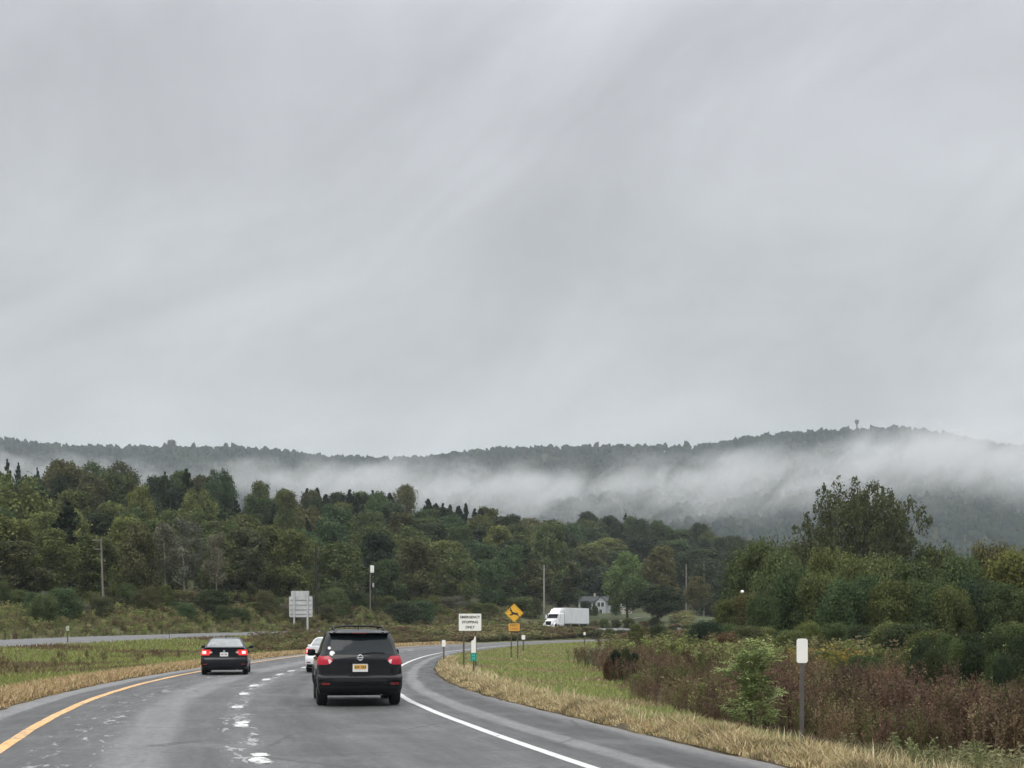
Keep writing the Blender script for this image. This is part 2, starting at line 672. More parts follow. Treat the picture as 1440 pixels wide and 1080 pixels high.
def road_material(name, right_side):
    t = NT(name)
    la, lo = t.attr("lat"), t.attr("lon")
    pos = t.pos()
    vec = t.node("ShaderNodeCombineXYZ", {0: la, 1: t.math("MULTIPLY", lo, 0.12), 2: 0.0}).outputs[0]   # streaks run with the traffic
    grain = t.noise(pos, 55, 3, 0.7)
    blot = t.noise(pos, 0.55, 5, 0.6, 0.4)
    streak = t.noise(vec, 2.2, 5, 0.6, 0.2)
    wob = t.math("ADD", la, t.math("MULTIPLY", t.math("SUBTRACT", t.noise(vec, 1.3, 4, 0.6), 0.5), 0.42))
    ramp = t.node("ShaderNodeValToRGB", {0: t.rng(wob, -10.0, 3.0)})
    r = ramp.color_ramp
    if right_side:
        st = [(-10, .17), (-9.0, .19), (-8.74, .18), (-8.6, .066), (-8.0, .062), (-7.5, .08), (-6.9, .075), (-6.3, .092), (-5.95, .165), (-5.45, .17), (-5.1, .085), (-4.5, .082), (-4.05, .11), (-3.6, .08), (-2.9, .052), (-2.3, .095), (-1.6, .072), (-0.8, .088), (0.25, .08), (0.56, .058), (0.72, .165), (0.96, .17), (1.10, .052), (1.85, .046), (2.05, .09), (2.28, .18), (2.6, .18)]
    else:
        st = [(-10, .13), (-6, .13), (-3, .145), (0, .13), (3, .145)]
    while len(r.elements) < len(st):
        r.elements.new(0.5)
    for e, (a, v) in zip(r.elements, st):
        e.position = (a + 10) / 13
        e.color = (v * .93, v * .935, v * .945, 1)
    col = ramp.outputs[0]
    col = t.mix(t.rng(streak, 0.3, 0.7, 0.0, 0.5), col, t.mix(1.0, col, (0.62, 0.62, 0.63), "MULTIPLY"))
    col = t.mix(t.rng(blot, 0.5, 0.75, 0.0, 0.4), col, (0.17, 0.172, 0.175))
    # flaked and ravelled patches: pale worn bits in clusters near the lane joint and left lane
    fl1 = t.noise(t.node("ShaderNodeCombineXYZ", {0: t.math("MULTIPLY", la, 1.6), 1: t.math("MULTIPLY", lo, 0.45), 2: 3.7}).outputs[0], 2.6, 6, 0.72, 0.8)
    if right_side:
        near_joint = t.rng(t.math("ABSOLUTE", t.math("ADD", la, 4.15)), 0.12, 0.62, 1.0, 0.0, "SMOOTHSTEP")
        near_left = t.rng(t.math("ABSOLUTE", t.math("ADD", la, 6.7)), 0.2, 1.3, 1.0, 0.0, "SMOOTHSTEP")
        amount = t.math("MAXIMUM", t.math("MULTIPLY", near_joint, 0.18), t.math("MULTIPLY", near_left, 0.135))
        thr = t.math("SUBTRACT", 0.735, amount)
        flake = t.math("MULTIPLY", t.math("GREATER_THAN", fl1, thr), 0.8)
        col = t.mix(flake, col, (0.33, 0.335, 0.34))
        # dark patches (fresh bitumen) beside the joint
        dk = t.noise(vec, 1.1, 5, 0.65, 0.6)
        dark = t.math("MULTIPLY", t.rng(dk, 0.56, 0.64), t.rng(t.math("ABSOLUTE", t.math("ADD", la, 3.0)), 0.3, 1.1, 0.85, 0.0))
        col = t.mix(dark, col, (0.05, 0.051, 0.054))
    # hairline cracks
    vor = t.node("ShaderNodeTexVoronoi", {"Scale": 0.30, "Vector": t.mix(0.12, pos, t.node("ShaderNodeTexNoise", {"Scale": 1.4, "Detail": 4, "Vector": pos}).outputs["Color"], "ADD")}, feature="DISTANCE_TO_EDGE")
    ck = t.math("MULTIPLY", t.math("LESS_THAN", vor.outputs["Distance"], 0.012), t.rng(blot, 0.45, 0.55))
    col = t.mix(t.math("MULTIPLY", ck, 0.7), col, (0.035, 0.035, 0.036))
    mid = t.noise(pos, 7.0, 6, 0.75, 0.3)
    col = t.mix(t.rng(mid, 0.42, 0.66, 0.0, 0.7), col, t.mix(1.0, col, (1.7, 1.7, 1.7), "MULTIPLY"))
    col = t.mix(t.rng(mid, 0.5, 0.32, 0.0, 0.5), col, t.mix(1.0, col, (0.6, 0.6, 0.6), "MULTIPLY"))
    col = t.mix(t.rng(grain, 0.3, 0.7, 0.0, 0.5), col, t.mix(1.0, col, (0.5, 0.5, 0.5), "MULTIPLY"))
    # soil and straw litter washed onto the outer edges
    edge = t.rng(t.math("ADD", t.math("ABSOLUTE", t.math("ADD", la, 3.4 if right_side else 0.0)), t.math("MULTIPLY", mid, 0.9)), 6.1, 6.45) if right_side else None
    if edge is not None:
        col = t.mix(t.math("MULTIPLY", edge, 0.75), col, (0.115, 0.092, 0.068))
    rough = t.rng(streak, 0.3, 0.7, 0.5, 0.72)
    return t.principled(col, rough, t.bump(grain, 0.35, 0.01), spec=0.45)


M_road = road_material("asphalt", True)
M_road2 = road_material("pale_asphalt", False)

_jr = np.convolve(rng.randn(2000), np.ones(3) / 3, "same") * 0.045
_jl = np.convolve(rng.randn(2000), np.ones(3) / 3, "same") * 0.045
ys_road = np.concatenate([np.arange(-58, 8, 2.0), np.arange(8, 70, 0.4), np.arange(70, 180, 1.0), np.arange(180, 440, 3.0)])


def road_offs(y):
    k = int(np.searchsorted(ys_road, y))
    a, b = float(wleft(y)) + _jl[k], float(wr(y)) + _jr[k]
    return [a - 0.15, a, -8.6, -6, -4, -2, 0, 0.8, b * 0.75, b, b + 0.15]


def road_z(o, y):
    a, b = float(wleft(y)), float(wr(y))
    if o < a - 0.07 or o > b + 0.07:
        return -0.13
    return 0.0


rd = ribbon("road", ys_road, xw, dxw, road_offs, road_z, M_road)
tag(rd, kind="structure")
ys_o = np.arange(-55, 470, 2.5)
_jo = np.convolve(rng.randn(4000), np.ones(3) / 3, "same") * 0.12
rd2 = ribbon("opposite_carriageway", ys_o, xo, dxo, lambda y: [-5.9, -5.7 + _jo[int(y * 2) + 200], -3, 0, 3, 5.6 + _jo[int(y * 2) + 1500], 5.8], lambda o, y: float(zo(y)) - BANK * o + (0.0 if abs(o) < 5.78 else -0.12), M_road2)
tag(rd2, kind="structure")


def paint(name, c, wear, worn_c):
    t = NT(name)
    la, lo, pos = t.attr("lat"), t.attr("lon"), t.pos()
    n = t.noise(pos, 5.0, 7, 0.75, 0.5)
    n2 = t.noise(pos, 0.9, 4, 0.6)
    col = t.mix(t.rng(n, 0.3, 0.62), tuple(v * 0.82 for v in c), c)
    col = t.mix(t.rng(n2, 0.35, 0.7, 0.0, 0.35), col, worn_c)
    col = t.mix(t.math("MULTIPLY", t.math("GREATER_THAN", n, 1 - wear), 0.85), col, (0.16, 0.16, 0.16))
    return t.principled(col, 0.55, t.bump(n, 0.3, 0.005))


M_yellow = paint("yellow_paint", (0.74, 0.40, 0.10), 0.46, (0.78, 0.56, 0.40))
M_white = paint("white_paint", (0.62, 0.62, 0.61), 0.40, (0.45, 0.45, 0.45))
M_dash = paint("worn_dash_paint", (0.78, 0.78, 0.77), 0.48, (0.6, 0.6, 0.6))
ys_m = ys_road[(ys_road > -40) & (ys_road < 430)]
_je = np.convolve(rng.randn(3000), np.ones(5) / 5, "same") * 0.012
ln = ribbon("edge_line_marking", ys_m, xw, dxw, lambda y: [-0.085 + _je[int(y * 3) + 300], 0.085 + _je[int(y * 3) + 301]], lambda o, y: 0.005, M_white)
tag(ln, kind="structure")
ly = ribbon("yellow_line_marking", ys_m, xw, dxw, lambda y: [float(o_yellow(y)) - 0.10 + _je[int(y * 3) + 500], float(o_yellow(y)) + 0.10 + _je[int(y * 3) + 501]], lambda o, y: 0.005, M_yellow)
tag(ly, kind="structure")
ln2 = ribbon("opposite_line_marking", ys_o[ys_o > 60], xo, dxo, lambda y: [3.55, 3.72], lambda o, y: float(zo(y)) - BANK * o + 0.012, M_white)
tag(ln2, kind="structure")
# worn lane dashes: ragged white blocks of thick paint
DASH = [(9.0, 2.2), (14.0, 2.0), (18.6, 1.5), (25.3, 1.35), (31.0, 1.0), (37.0, 1.3), (42.3, 1.5), (47.3, 1.6), (52.7, 1.7), (57.2, 1.7), (62.6, 1.8), (68.0, 1.8), (74, 2), (80, 2), (86, 2), (92, 2), (99, 2.2), (107, 2.4), (116, 2.6)]
V, Q, LA = [], [], []
for d0, ln_ in DASH:
    blocks = [(0, ln_)] if d0 > 28 else [(0, ln_ * 0.62), (ln_ * 0.66, ln_)]
    for a, b in blocks:
        k = 13
        base = len(V)
        for i in range(k):
            y = d0 + a + (b - a) * i / (k - 1)
            o = float(o_dash(y))
            tap = (0.45, 0.8)[i] if i < 2 else ((0.45, 0.8)[k - 1 - i] if i > k - 3 else 1.0)
            for sgn in (-1, 1):
                oo_ = o + sgn * (0.125 * tap + random.uniform(-0.035, 0.03)) + (0.05 if a else 0)
                sl = float(dxw(y))
                L = math.hypot(1, sl)
                V.append((float(xw(y)) + oo_ / L, y - oo_ * sl / L, 0.006))
                LA.append(oo_)
        for i in range(k - 1):
            Q.append((base + 2 * i, base + 2 * i + 1, base + 2 * i + 3, base + 2 * i + 2))
dm = link("lane_dash_marking", np_mesh("lane_dash_marking", V, Q, 4, {"lat": LA, "lon": np.zeros(len(V))}), M_dash)
tag(dm, kind="structure")

# ------------------------------------------------------------------ FAR HILLS with their forest
_RID = np.array([(-500, 600), (-250, 606), (0, 616), (60, 623), (100, 627), (150, 629), (200, 628), (240, 628), (300, 630), (340, 627), (400, 634), (440, 641), (500, 643), (560, 645), (600, 642), (640, 636), (690, 632), (740, 630), (800, 629), (850, 628), (900, 626), (950, 628), (1000, 624), (1050, 615), (1100, 609), (1150, 606), (1200, 604), (1250, 602), (1290, 602), (1330, 610), (1380, 620), (1440, 630), (1600, 644), (1900, 660)], float)
Y_FOOT, Y_RIDGE = 1180.0, 2600.0


def hill_z(x, y):
    t = x / np.maximum(y, 1)
    zr_ = H_CAM + (HORIZON - np.interp(t * F + 720, _RID[:, 0], _RID[:, 1])) / F * Y_RIDGE
    u = (y - Y_FOOT) / (Y_RIDGE - Y_FOOT)
    prof = np.where(u < 0, u * 0.2, np.where(u < 1, 0.62 * u + 0.38 * u ** 2, 1 - (u - 1) * 0.5))
    w_ = 9 * np.sin(x / 95 + y / 130) * np.sin(y / 170 - x / 240) + 5 * np.sin(x / 41 - y / 60)
    return 16 + (zr_ - 10 - 16) * prof + w_ * np.clip(u * 4, 0, 1) * np.clip((1 - u) * 4, 0, 1)


hx, hy = np.arange(-1700, 1700, 28.0), np.arange(Y_FOOT - 60, 3100, 28.0)
HX, HY = np.meshgrid(hx, hy)
HZ = hill_z(HX, HY)
i = np.arange(HX.size).reshape(HX.shape)
q = np.stack([i[:-1, :-1], i[:-1, 1:], i[1:, 1:], i[1:, :-1]], -1).reshape(-1, 4)
t = NT("hill_soil")
nz = t.noise(t.pos(), 0.02, 5)
M_hill = t.principled(t.mix(nz, (0.02, 0.028, 0.014), (0.04, 0.05, 0.025)), 0.95, spec=0.1)
hill = link("hills", np_mesh("hills", np.stack([HX, HY, HZ], -1).reshape(-1, 3), q, 4, None, True), M_hill)
tag(hill, kind="structure")

# canopy: one lumpy crown per tree, 26-odd faces each
ico = bmesh.new()
bmesh.ops.create_icosphere(ico, subdivisions=2, radius=1.0)
iv = np.array([v.co[:] for v in ico.verts])
ifc = np.array([[v.index for v in f.verts] for f in ico.faces])
ico.free()
keep = (iv[ifc].mean(1)[:, 2] > -0.35)
ifc = ifc[keep]
NC = 15000
cy_ = Y_FOOT + (Y_RIDGE + 60 - Y_FOOT) * rng.rand(NC * 2) ** 0.85
cx_ = (rng.rand(NC * 2) * 1.06 - 0.53) * cy_
cx_, cy_ = cx_[:NC], cy_[:NC]
# a denser row along the ridge gives the skyline its teeth
rx = np.arange(-1400, 1500, 5.5) + rng.randn(len(np.arange(-1400, 1500, 5.5))) * 2
ry = Y_RIDGE + rng.randn(len(rx)) * 14
cx_, cy_ = np.concatenate([cx_, rx]), np.concatenate([cy_, ry])
NC = len(cx_)
cr_ = 4.2 + 3.4 * rng.rand(NC) ** 1.3
hgt_ = cr_ * (1.0 + 0.6 * rng.rand(NC))
patch = np.sin(cx_ / 140 + 1) * np.sin(cy_ / 120) * 0.5 + 0.5
cz_ = hill_z(cx_, cy_) + 3.5 + 3 * rng.rand(NC)
lump = 1 + 0.26 * rng.randn(NC, len(iv))
cv = iv[None] * lump[:, :, None] * np.stack([cr_, cr_, hgt_], -1)[:, None, :] + np.stack([cx_, cy_, cz_], -1)[:, None, :]
cf = ifc[None] + (np.arange(NC) * len(iv))[:, None, None]
pal = np.array([[0.017, 0.027, 0.021], [0.022, 0.032, 0.022], [0.013, 0.022, 0.020], [0.026, 0.032, 0.022], [0.025, 0.027, 0.021]])
pick = np.clip((patch * 2.2 + rng.rand(NC) * 2.8).astype(int), 0, 4)
ccol = pal[pick] * (0.75 + 0.5 * rng.rand(NC))[:, None]
ccol = np.repeat(ccol[:, None, :], len(iv), 1) * (0.75 + 0.5 * rng.rand(NC, len(iv)))[:, :, None]
t = NT("distant_leaves")
M_dist = t.done(t.node("ShaderNodeBsdfDiffuse", {"Color": t.attr("Col", "Color")}).outputs[0])
df_ = link("distant_forest", np_mesh("distant_forest", cv.reshape(-1, 3), cf.reshape(-1, 3), 3, {"Col": ccol.reshape(-1, 3)}), M_dist)
tag(df_, "hazy forest covering the far hills beyond the low cloud", kind="stuff")

# ------------------------------------------------------------------ FOLIAGE
def leaf_material(name, translucent=0.25):
    t = NT(name)
    base = t.node("ShaderNodeObjectInfo").outputs["Color"]
    tint = t.attr("tint")
    col = t.mix(t.rng(tint, 0.0, 1.0), t.mix(1.0, base, (0.60, 0.63, 0.62), "MULTIPLY"), t.mix(1.0, base, (1.42, 1.40, 1.22), "MULTIPLY"))
    nz = t.noise(t.obj(), 0.35, 3)
    col = t.mix(t.rng(nz, 0.4, 0.7, 0.0, 0.5), col, t.mix(1.0, col, (1.10, 1.0, 0.88), "MULTIPLY"))
    a = t.node("ShaderNodeBsdfDiffuse", {"Color": col}).outputs[0]
    b = t.node("ShaderNodeBsdfTranslucent", {"Color": col}).outputs[0]
    return t.done(t.node("ShaderNodeMixShader", {0: translucent, 1: a, 2: b}).outputs[0])


M_leaf = leaf_material("leaf")


def bark(name, c):
    t = NT(name)
    n = t.noise(t.node("ShaderNodeMapping", {"Vector": t.obj(), "Scale": (6, 6, 0.8)}).outputs[0], 3, 6, 0.7)
    return t.principled(t.mix(n, tuple(v * 0.5 for v in c), tuple(v * 1.4 for v in c)), 0.9, t.bump(n, 0.6, 0.03), spec=0.2)


M_bark = bark("bark", (0.09, 0.075, 0.06))
M_palebark = bark("pale_bark", (0.30, 0.28, 0.24))


def leaf_quads(P, Nrm, size, tint, r, aspect=0.62):
    """P (n,3) centres, Nrm outward normals, size (n,), returns rhombic leaf clumps"""
    n = len(P)
    N = Nrm + r.randn(n, 3) * 0.65
    N /= np.linalg.norm(N, axis=1, keepdims=True) + 1e-9
    A = np.cross(N, r.randn(n, 3))
    A /= np.linalg.norm(A, axis=1, keepdims=True) + 1e-9
    B = np.cross(N, A)
    s = size[:, None]
    v = np.stack([P + A * s, P + B * s * aspect + N * s * 0.12, P - A * s, P - B * s * aspect + N * s * 0.12], 1)
    return v.reshape(-1, 3), np.arange(n * 4).reshape(-1, 4), np.repeat(tint, 4)


def crown_mesh(name, blobs, nleaf, size, seed, droop=0.0, flat=0.8):
    """blobs: list of (centre, radius); leaves spread over and just inside each blob's shell"""
    r = np.random.RandomState(seed)
    C = np.array([b[0] for b in blobs], float)
    R = np.array([b[1] for b in blobs], float)
    w = R ** 2 / np.sum(R ** 2)
    k = r.choice(len(R), nleaf, p=w)
    D = r.randn(nleaf, 3)
    D[:, 2] += 0.25
    D /= np.linalg.norm(D, axis=1, keepdims=True)
    rad = R[k] * (0.62 + 0.42 * r.rand(nleaf) ** 0.7) * (1 + 0.25 * r.randn(nleaf).clip(-1.5, 1.7))
    P = C[k] + D * rad[:, None] * np.array([1, 1, flat])
    if droop:
        P[:, 2] -= droop * (r.rand(nleaf) ** 2)
    bt = r.rand(len(R))
    tint = np.clip(0.15 + 0.45 * bt[k] + 0.22 * r.randn(nleaf) + 0.18 * D[:, 2] * 0, 0, 1)
    v, f, tv = leaf_quads(P, D, size * (0.55 + 0.9 * r.rand(nleaf)), tint, r)
    return np_mesh(name, v, f, 4, {"tint": tv})


def blob_tree(seed, H, Wd, base=0.12, shape="round", n=34):
    r = np.random.RandomState(seed)
    out = []
    for i in range(n):
        u = r.rand() ** 0.85
        z = base + (1 - base) * u
        if shape == "round":
            prof = math.sin(min(1, 0.18 + 0.82 * (1 - abs(u - 0.45) / 0.62)) * math.pi / 2) if u < 0.97 else 0.25
            prof = max(0.18, math.sqrt(max(0.0, 1 - ((u - 0.42) / 0.60) ** 2)))
        elif shape == "oval":
            prof = max(0.16, math.sqrt(max(0.0, 1 - ((u - 0.5) / 0.55) ** 2))) * 0.85
        elif shape == "wide":
            prof = max(0.3, math.sqrt(max(0.0, 1 - ((u - 0.35) / 0.7) ** 2)))
        else:
            prof = 1 - 0.72 * u
        a = r.rand() * 2 * math.pi
        q = math.sqrt(r.rand()) * prof * 0.82
        br = Wd * 0.5 * (0.15 + 0.16 * r.rand()) * (0.75 + 0.35 * prof)
        out.append(((q * math.cos(a) * Wd / 2, q * math.sin(a) * Wd / 2, min(z * H, H - br * 0.62)), br))
    return out


def trunk_mesh(name, H, r0, seed, limbs=6, top=0.8, lean=0.25, spread=0.3):
    r = random.Random(seed)
    m = MB()
    pts, rad = [], []
    x = y = 0.0
    for i in range(7):
        u = i / 6
        pts.append((x, y, u * H * top - (0.3 if i == 0 else 0)))
        rad.append(r0 * (1.25 if i == 0 else 1) * (1 - 0.78 * u))
        x += r.uniform(-1, 1) * lean
        y += r.uniform(-1, 1) * lean
    m.tube(pts, rad, 8)
    for k in range(limbs):
        u = 0.25 + 0.65 * k / max(1, limbs - 1)
        i = min(5, int(u * 6))
        p = Vector(pts[i]).lerp(Vector(pts[i + 1]), u * 6 - i)
        a = r.uniform(0, 6.28)
        ln_ = H * spread * (1 - 0.45 * u) * r.uniform(0.7, 1.2)
        d = Vector((math.cos(a), math.sin(a), r.uniform(0.35, 0.9))).normalized()
        q_ = p + d * ln_ * 0.5 + Vector((0, 0, 0.1))
        e = p + d * ln_ + Vector((0, 0, ln_ * 0.25))
        rr = r0 * (1 - 0.78 * u) * 0.6
        m.tube([p, q_, e], [rr, rr * 0.6, rr * 0.18], 6)
    me = bpy.data.meshes.new(name)
    me.from_pydata(m.v, [], m.f)
    me.polygons.foreach_set("use_smooth", [True] * len(me.polygons))
    return me


class Proto:
    def __init__(s, crown, trunk, H, Wd, bark):
        s.crown, s.trunk, s.H, s.W = crown, trunk, H, Wd
        crown.materials.append(M_leaf)
        trunk.materials.append(bark)


PRO = {}


def mk(key, shape, H, Wd, seed, nleaf=13000, size=0.205, base=0.12, bark=None, n=58, limbs=6, r0=0.22, flat=1.1, droop=0.0):
    PRO.setdefault(key, []).append(Proto(crown_mesh("crown", blob_tree(seed, H, Wd, base, shape, n), nleaf, size, seed, droop, flat), trunk_mesh("trunk", H, r0, seed, limbs), H, Wd, bark or M_bark))


for s_ in (11, 12, 13, 14):
    mk("round", "round", 12, 9.5, s_)
for s_ in (21, 22, 23):
    mk("oval", "oval", 13, 8.0, s_)
for s_ in (31, 32):
    mk("wide", "wide", 11, 11.0, s_, nleaf=15000)
for s_ in (41, 42):
    mk("thin", "oval", 12, 6.5, s_, nleaf=3200, size=0.17, base=0.3, bark=M_palebark, n=34, limbs=10, r0=0.16)
for s_ in (51, 52, 53, 54):
    mk("low", "wide", 6.5, 7.5, s_, nleaf=17000, size=0.115, base=0.04, n=70, r0=0.14)


def conifer_proto(seed, H=12, Wd=6.0, nleaf=9000, dens=24):
    r = np.random.RandomState(seed)
    P, D, T, S = [], [], [], []
    tiers = dens
    for k in range(tiers):
        u = k / (tiers - 1)
        z = H * (0.08 + 0.92 * u)
        L = Wd / 2 * (1 - u) ** 0.8 * (0.75 + 0.5 * r.rand()) + 0.15
        nb = max(4, int(9 * (1 - u) + 3))
        for b in range(nb):
            a = r.rand() * 2 * math.pi
            m = max(6, int(nleaf / tiers / nb))
            q = r.rand(m) ** 0.7
            bx = np.cos(a) * L * q + r.randn(m) * 0.16 * (1 - u + 0.2)
            by = np.sin(a) * L * q + r.randn(m) * 0.16 * (1 - u + 0.2)
            bz = z - L * 0.35 * q + r.randn(m) * 0.14 + 0.25 * L * (q > 0.85)
            P.append(np.stack([bx, by, bz], -1))
            D.append(np.tile([math.cos(a) * 0.5, math.sin(a) * 0.5, 0.8], (m, 1)))
            T.append(np.clip(r.rand() * 0.6 + 0.25 * r.rand(m), 0, 1))
    P, D, T = np.concatenate(P), np.concatenate(D), np.concatenate(T)
    P[:, 2] = np.minimum(P[:, 2], H)
    v, f, tv = leaf_quads(P, D, 0.18 * (0.5 + r.rand(len(P))), T, r, 0.5)
    return Proto(np_mesh("crown", v, f, 4, {"tint": tv}), trunk_mesh("trunk", H, 0.17, seed, 0, 0.98, 0.05), H, Wd, M_bark)


PRO["conifer"] = [conifer_proto(s_) for s_ in (61, 62, 63)]
PRO["darkpine"] = [conifer_proto(s_, 13, 10.0, 14000, 17) for s_ in (64, 65)]

COLR = {"olive": (0.108, 0.130, 0.060), "yellow": (0.165, 0.180, 0.070), "green": (0.080, 0.115, 0.058), "dark": (0.050, 0.068, 0.042), "bluedark": (0.032, 0.046, 0.034), "brown": (0.110, 0.112, 0.062), "grey": (0.165, 0.160, 0.124), "russet": (0.14, 0.095, 0.060), "fresh": (0.14, 0.19, 0.072)}
CWORD = {"olive": "olive green", "yellow": "yellowing", "green": "mid green", "dark": "dark green", "bluedark": "blue-black", "brown": "brownish", "grey": "grey thin-leaved", "russet": "russet", "fresh": "fresh green"}
TREES = []          # dicts: labels are written once all are placed


def plant(key, name, x, y, h, w, col, z=None, rz=None, cat="tree", group=None, label=None, **info):
    pr = random.choice(PRO[key])
    z = float(terrain(x, y)) if z is None else z
    o = thing(name, label, cat, (x, y, z - 0.1), random.uniform(0, 6.28) if rz is None else rz, group)
    sx, sz = w / pr.W, h / pr.H
    o.scale = (sx, sx, sz)
    c = link("crown", pr.crown, None, o)
    base = COLR[col]
    j = random.uniform(0.86, 1.16)
    hue = random.uniform(-0.08, 0.08)
    c.color = (base[0] * j * (1 + hue), base[1] * j, base[2] * j * (1 - hue), 1)
    if name != "shrub" or h > 3:
        link("trunk", pr.trunk, None, o)
    if label is None:
        TREES.append(dict(o=o, col=col, x=x, y=y, h=h, w=w, px=720 + F * x / y, name=name, **info))
    return o


def plant_px(key, name, px, pytop, wpx, d, col, py_base=None, **kw):
    """a tree standing at distance d on the ray of photograph column px, its top at row pytop"""
    x = ray(px) * d
    z = float(terrain(x, d)) if py_base is None else zat(py_base, d)
    return plant(key, name, x, d, max(2.0, zat(pytop, d) - z), wpx / F * d, col, z=z, **kw)


# --- named trees of the wooded slope (column, top row, width, distance, kind, colour)
def sl(px, s):
    t = ray(px)
    return float(d_front(t) + (d_back(t) - d_front(t)) * s)


SPECIAL = [
    ("round", "broadleaf_tree", 28, 674, 110, sl(28, .38), "yellow", 3), ("darkpine", "pine_tree", 95, 706, 125, sl(95, .10), "bluedark", 1),
    ("oval", "broadleaf_tree", 178, 728, 74, sl(178, .06), "yellow", 1), ("thin", "slender_tree", 232, 736, 60, sl(232, .02), "grey", 0),
    ("thin", "slender_tree", 262, 734, 62, sl(262, .05), "grey", 0), ("round", "broadleaf_tree", 326, 737, 92, sl(326, .06), "olive", 1),
    ("round", "broadleaf_tree", 22, 764, 100, sl(22, .0), "brown", 0), ("thin", "slender_tree", 303, 752, 48, sl(303, .0), "grey", 0),
    ("darkpine", "pine_tree", 262, 660, 80, sl(262, .72), "bluedark", 5), ("darkpine", "pine_tree", 232, 664, 50, sl(232, .8), "dark", 5), ("round", "broadleaf_tree", 88, 651, 80, sl(88, .9), "brown", 6),
    ("round", "broadleaf_tree", 128, 653, 70, sl(128, .92), "olive", 6), ("round", "broadleaf_tree", 168, 652, 62, sl(168, .95), "brown", 6),
    ("darkpine", "pine_tree", 10, 646, 40, sl(10, .95), "bluedark", 6), ("darkpine", "pine_tree", 26, 651, 36, sl(24, .96), "bluedark", 6), ("darkpine", "pine_tree", 52, 658, 36, sl(50, .9), "bluedark", 6),
    ("oval", "broadleaf_tree", 196, 688, 52, sl(196, .45), "yellow", 3), ("round", "broadleaf_tree", 306, 664, 56, sl(306, .85), "green", 5),
    ("round", "broadleaf_tree", 366, 680, 48, sl(366, .95), "olive", 6), ("round", "broadleaf_tree", 532, 696, 60, sl(532, .80), "green", 5),
    ("round", "broadleaf_tree", 570, 686, 46, sl(570, .97), "brown", 6), ("conifer", "pine_tree", 655, 708, 26, sl(655, .97), "bluedark", 6),
    ("round", "broadleaf_tree", 380, 745, 80, sl(380, .05), "olive", 1), ("round", "broadleaf_tree", 405, 720, 60, sl(405, .3), "olive", 2),
    ("round", "broadleaf_tree", 545, 790, 62, sl(545, .0), "green", 0), ("oval", "broadleaf_tree", 478, 768, 60, sl(478, .03), "olive", 1),
    ("round", "broadleaf_tree", 690, 790, 52, sl(690, .0), "green", 0), ("oval", "broadleaf_tree", 720, 770, 60, sl(720, .05), "green", 1), ("oval", "broadleaf_tree", 775, 738, 66, sl(775, .22), "olive", 2),
    ("round", "broadleaf_tree", 640, 775, 66, sl(640, .02), "olive", 0), ("darkpine", "pine_tree", 880, 722, 34, sl(880, .98), "bluedark", 6), ("oval", "broadleaf_tree", 828, 722, 40, sl(828, .96), "dark", 6), ("round", "broadleaf_tree", 985, 738, 40, sl(985, .95), "dark", 6),
    ("round", "broadleaf_tree", 1030, 757, 50, sl(1030, .8), "dark", 5), ("round", "broadleaf_tree", 925, 735, 36, sl(925, .95), "green", 6),
]
for key, nm, px, top, w, d, col, lay in SPECIAL:
    plant_px(key, nm, px, top, w, d, col, layer=lay)
# pines along the crest
for k, px in enumerate([432, 446, 458, 470, 482, 492, 503, 514, 524, 548, 602, 613, 623, 633, 645, 668, 676, 693]):
    plant_px("conifer", "pine_tree", px, float(np.interp(ray(px), _SKY[:, 0], _SKY[:, 1])) + random.uniform(-3, 6), random.uniform(34, 48), sl(px, random.uniform(0.90, 1.0)), "bluedark", layer=6)

# --- filler rows
SPX = np.array([s_[2] for s_ in SPECIAL])
SLAY = np.array([s_[7] for s_ in SPECIAL])
SW = np.array([s_[4] for s_ in SPECIAL])


def zone_col(px, s, r):
    v = r.random()
    if px > 880:
        tab = [("dark", .5), ("green", .35), ("olive", .15)]
    elif s > 0.75:
        tab = [("dark", .30), ("brown", .25), ("olive", .25), ("green", .2)]
    elif s > 0.35:
        tab = [("dark", .34), ("green", .2), ("olive", .26), ("brown", .12), ("yellow", .08)]
    else:
        tab = [("olive", .40), ("green", .26), ("yellow", .16), ("dark", .12), ("brown", .06)]
    for k, p_ in tab:
        if v < p_:
            return k
        v -= p_
    return tab[0][0]


_r = random.Random(5)
for lay, (s, step) in enumerate([(0.0, 54), (0.15, 52), (0.32, 50), (0.5, 48), (0.66, 45), (0.82, 40), (0.98, 36)]):
    px = -95 + _r.uniform(0, 20)
    while px < 1062:
        w = step * _r.uniform(1.2, 1.75)
        skip = any(abs(px - a) < (b + w) * 0.27 and l == lay for a, b, l in zip(SPX, SW, SLAY))
        if lay <= 1 and 800 < px < 1000:
            skip = True          # house, lawn and drive stand here
        if lay == 0 and (300 < px < 420) and _r.random() < 0.3:
            skip = True
        if not skip:
            ss = min(1.0, max(0.0, s + _r.uniform(-0.06, 0.06)))
            d = sl(px, ss)
            t_ = ray(px)
            top = float(py_top(t_, ss)) + (_r.uniform(-6, 12) if lay < 5 else _r.uniform(-2, 6))
            key = _r.choice(["round", "oval", "oval", "oval", "round"])
            colr = zone_col(px, ss, _r)
            nm = "broadleaf_tree"
            if lay in (3, 4, 5) and _r.random() < 0.16:
                key, nm, colr = "darkpine", "pine_tree", "bluedark"
            plant_px(key, nm, px, top, w, d, colr, layer=lay)
        px += step * _r.uniform(0.8, 1.2)

# a closer-set crest on the lower right shoulder of the slope
for k in range(15):
    px = 790 + 18.5 * k + _r.uniform(-5, 5)
    ss = _r.uniform(0.8, 1.0)
    plant_px(_r.choice(["round", "oval"]), "broadleaf_tree", px, float(py_top(ray(px), 1.0)) + _r.uniform(1, 9), _r.uniform(34, 46), sl(px, ss), _r.choice(["dark", "green", "dark", "olive"]), layer=5 if ss < 0.9 else 6)

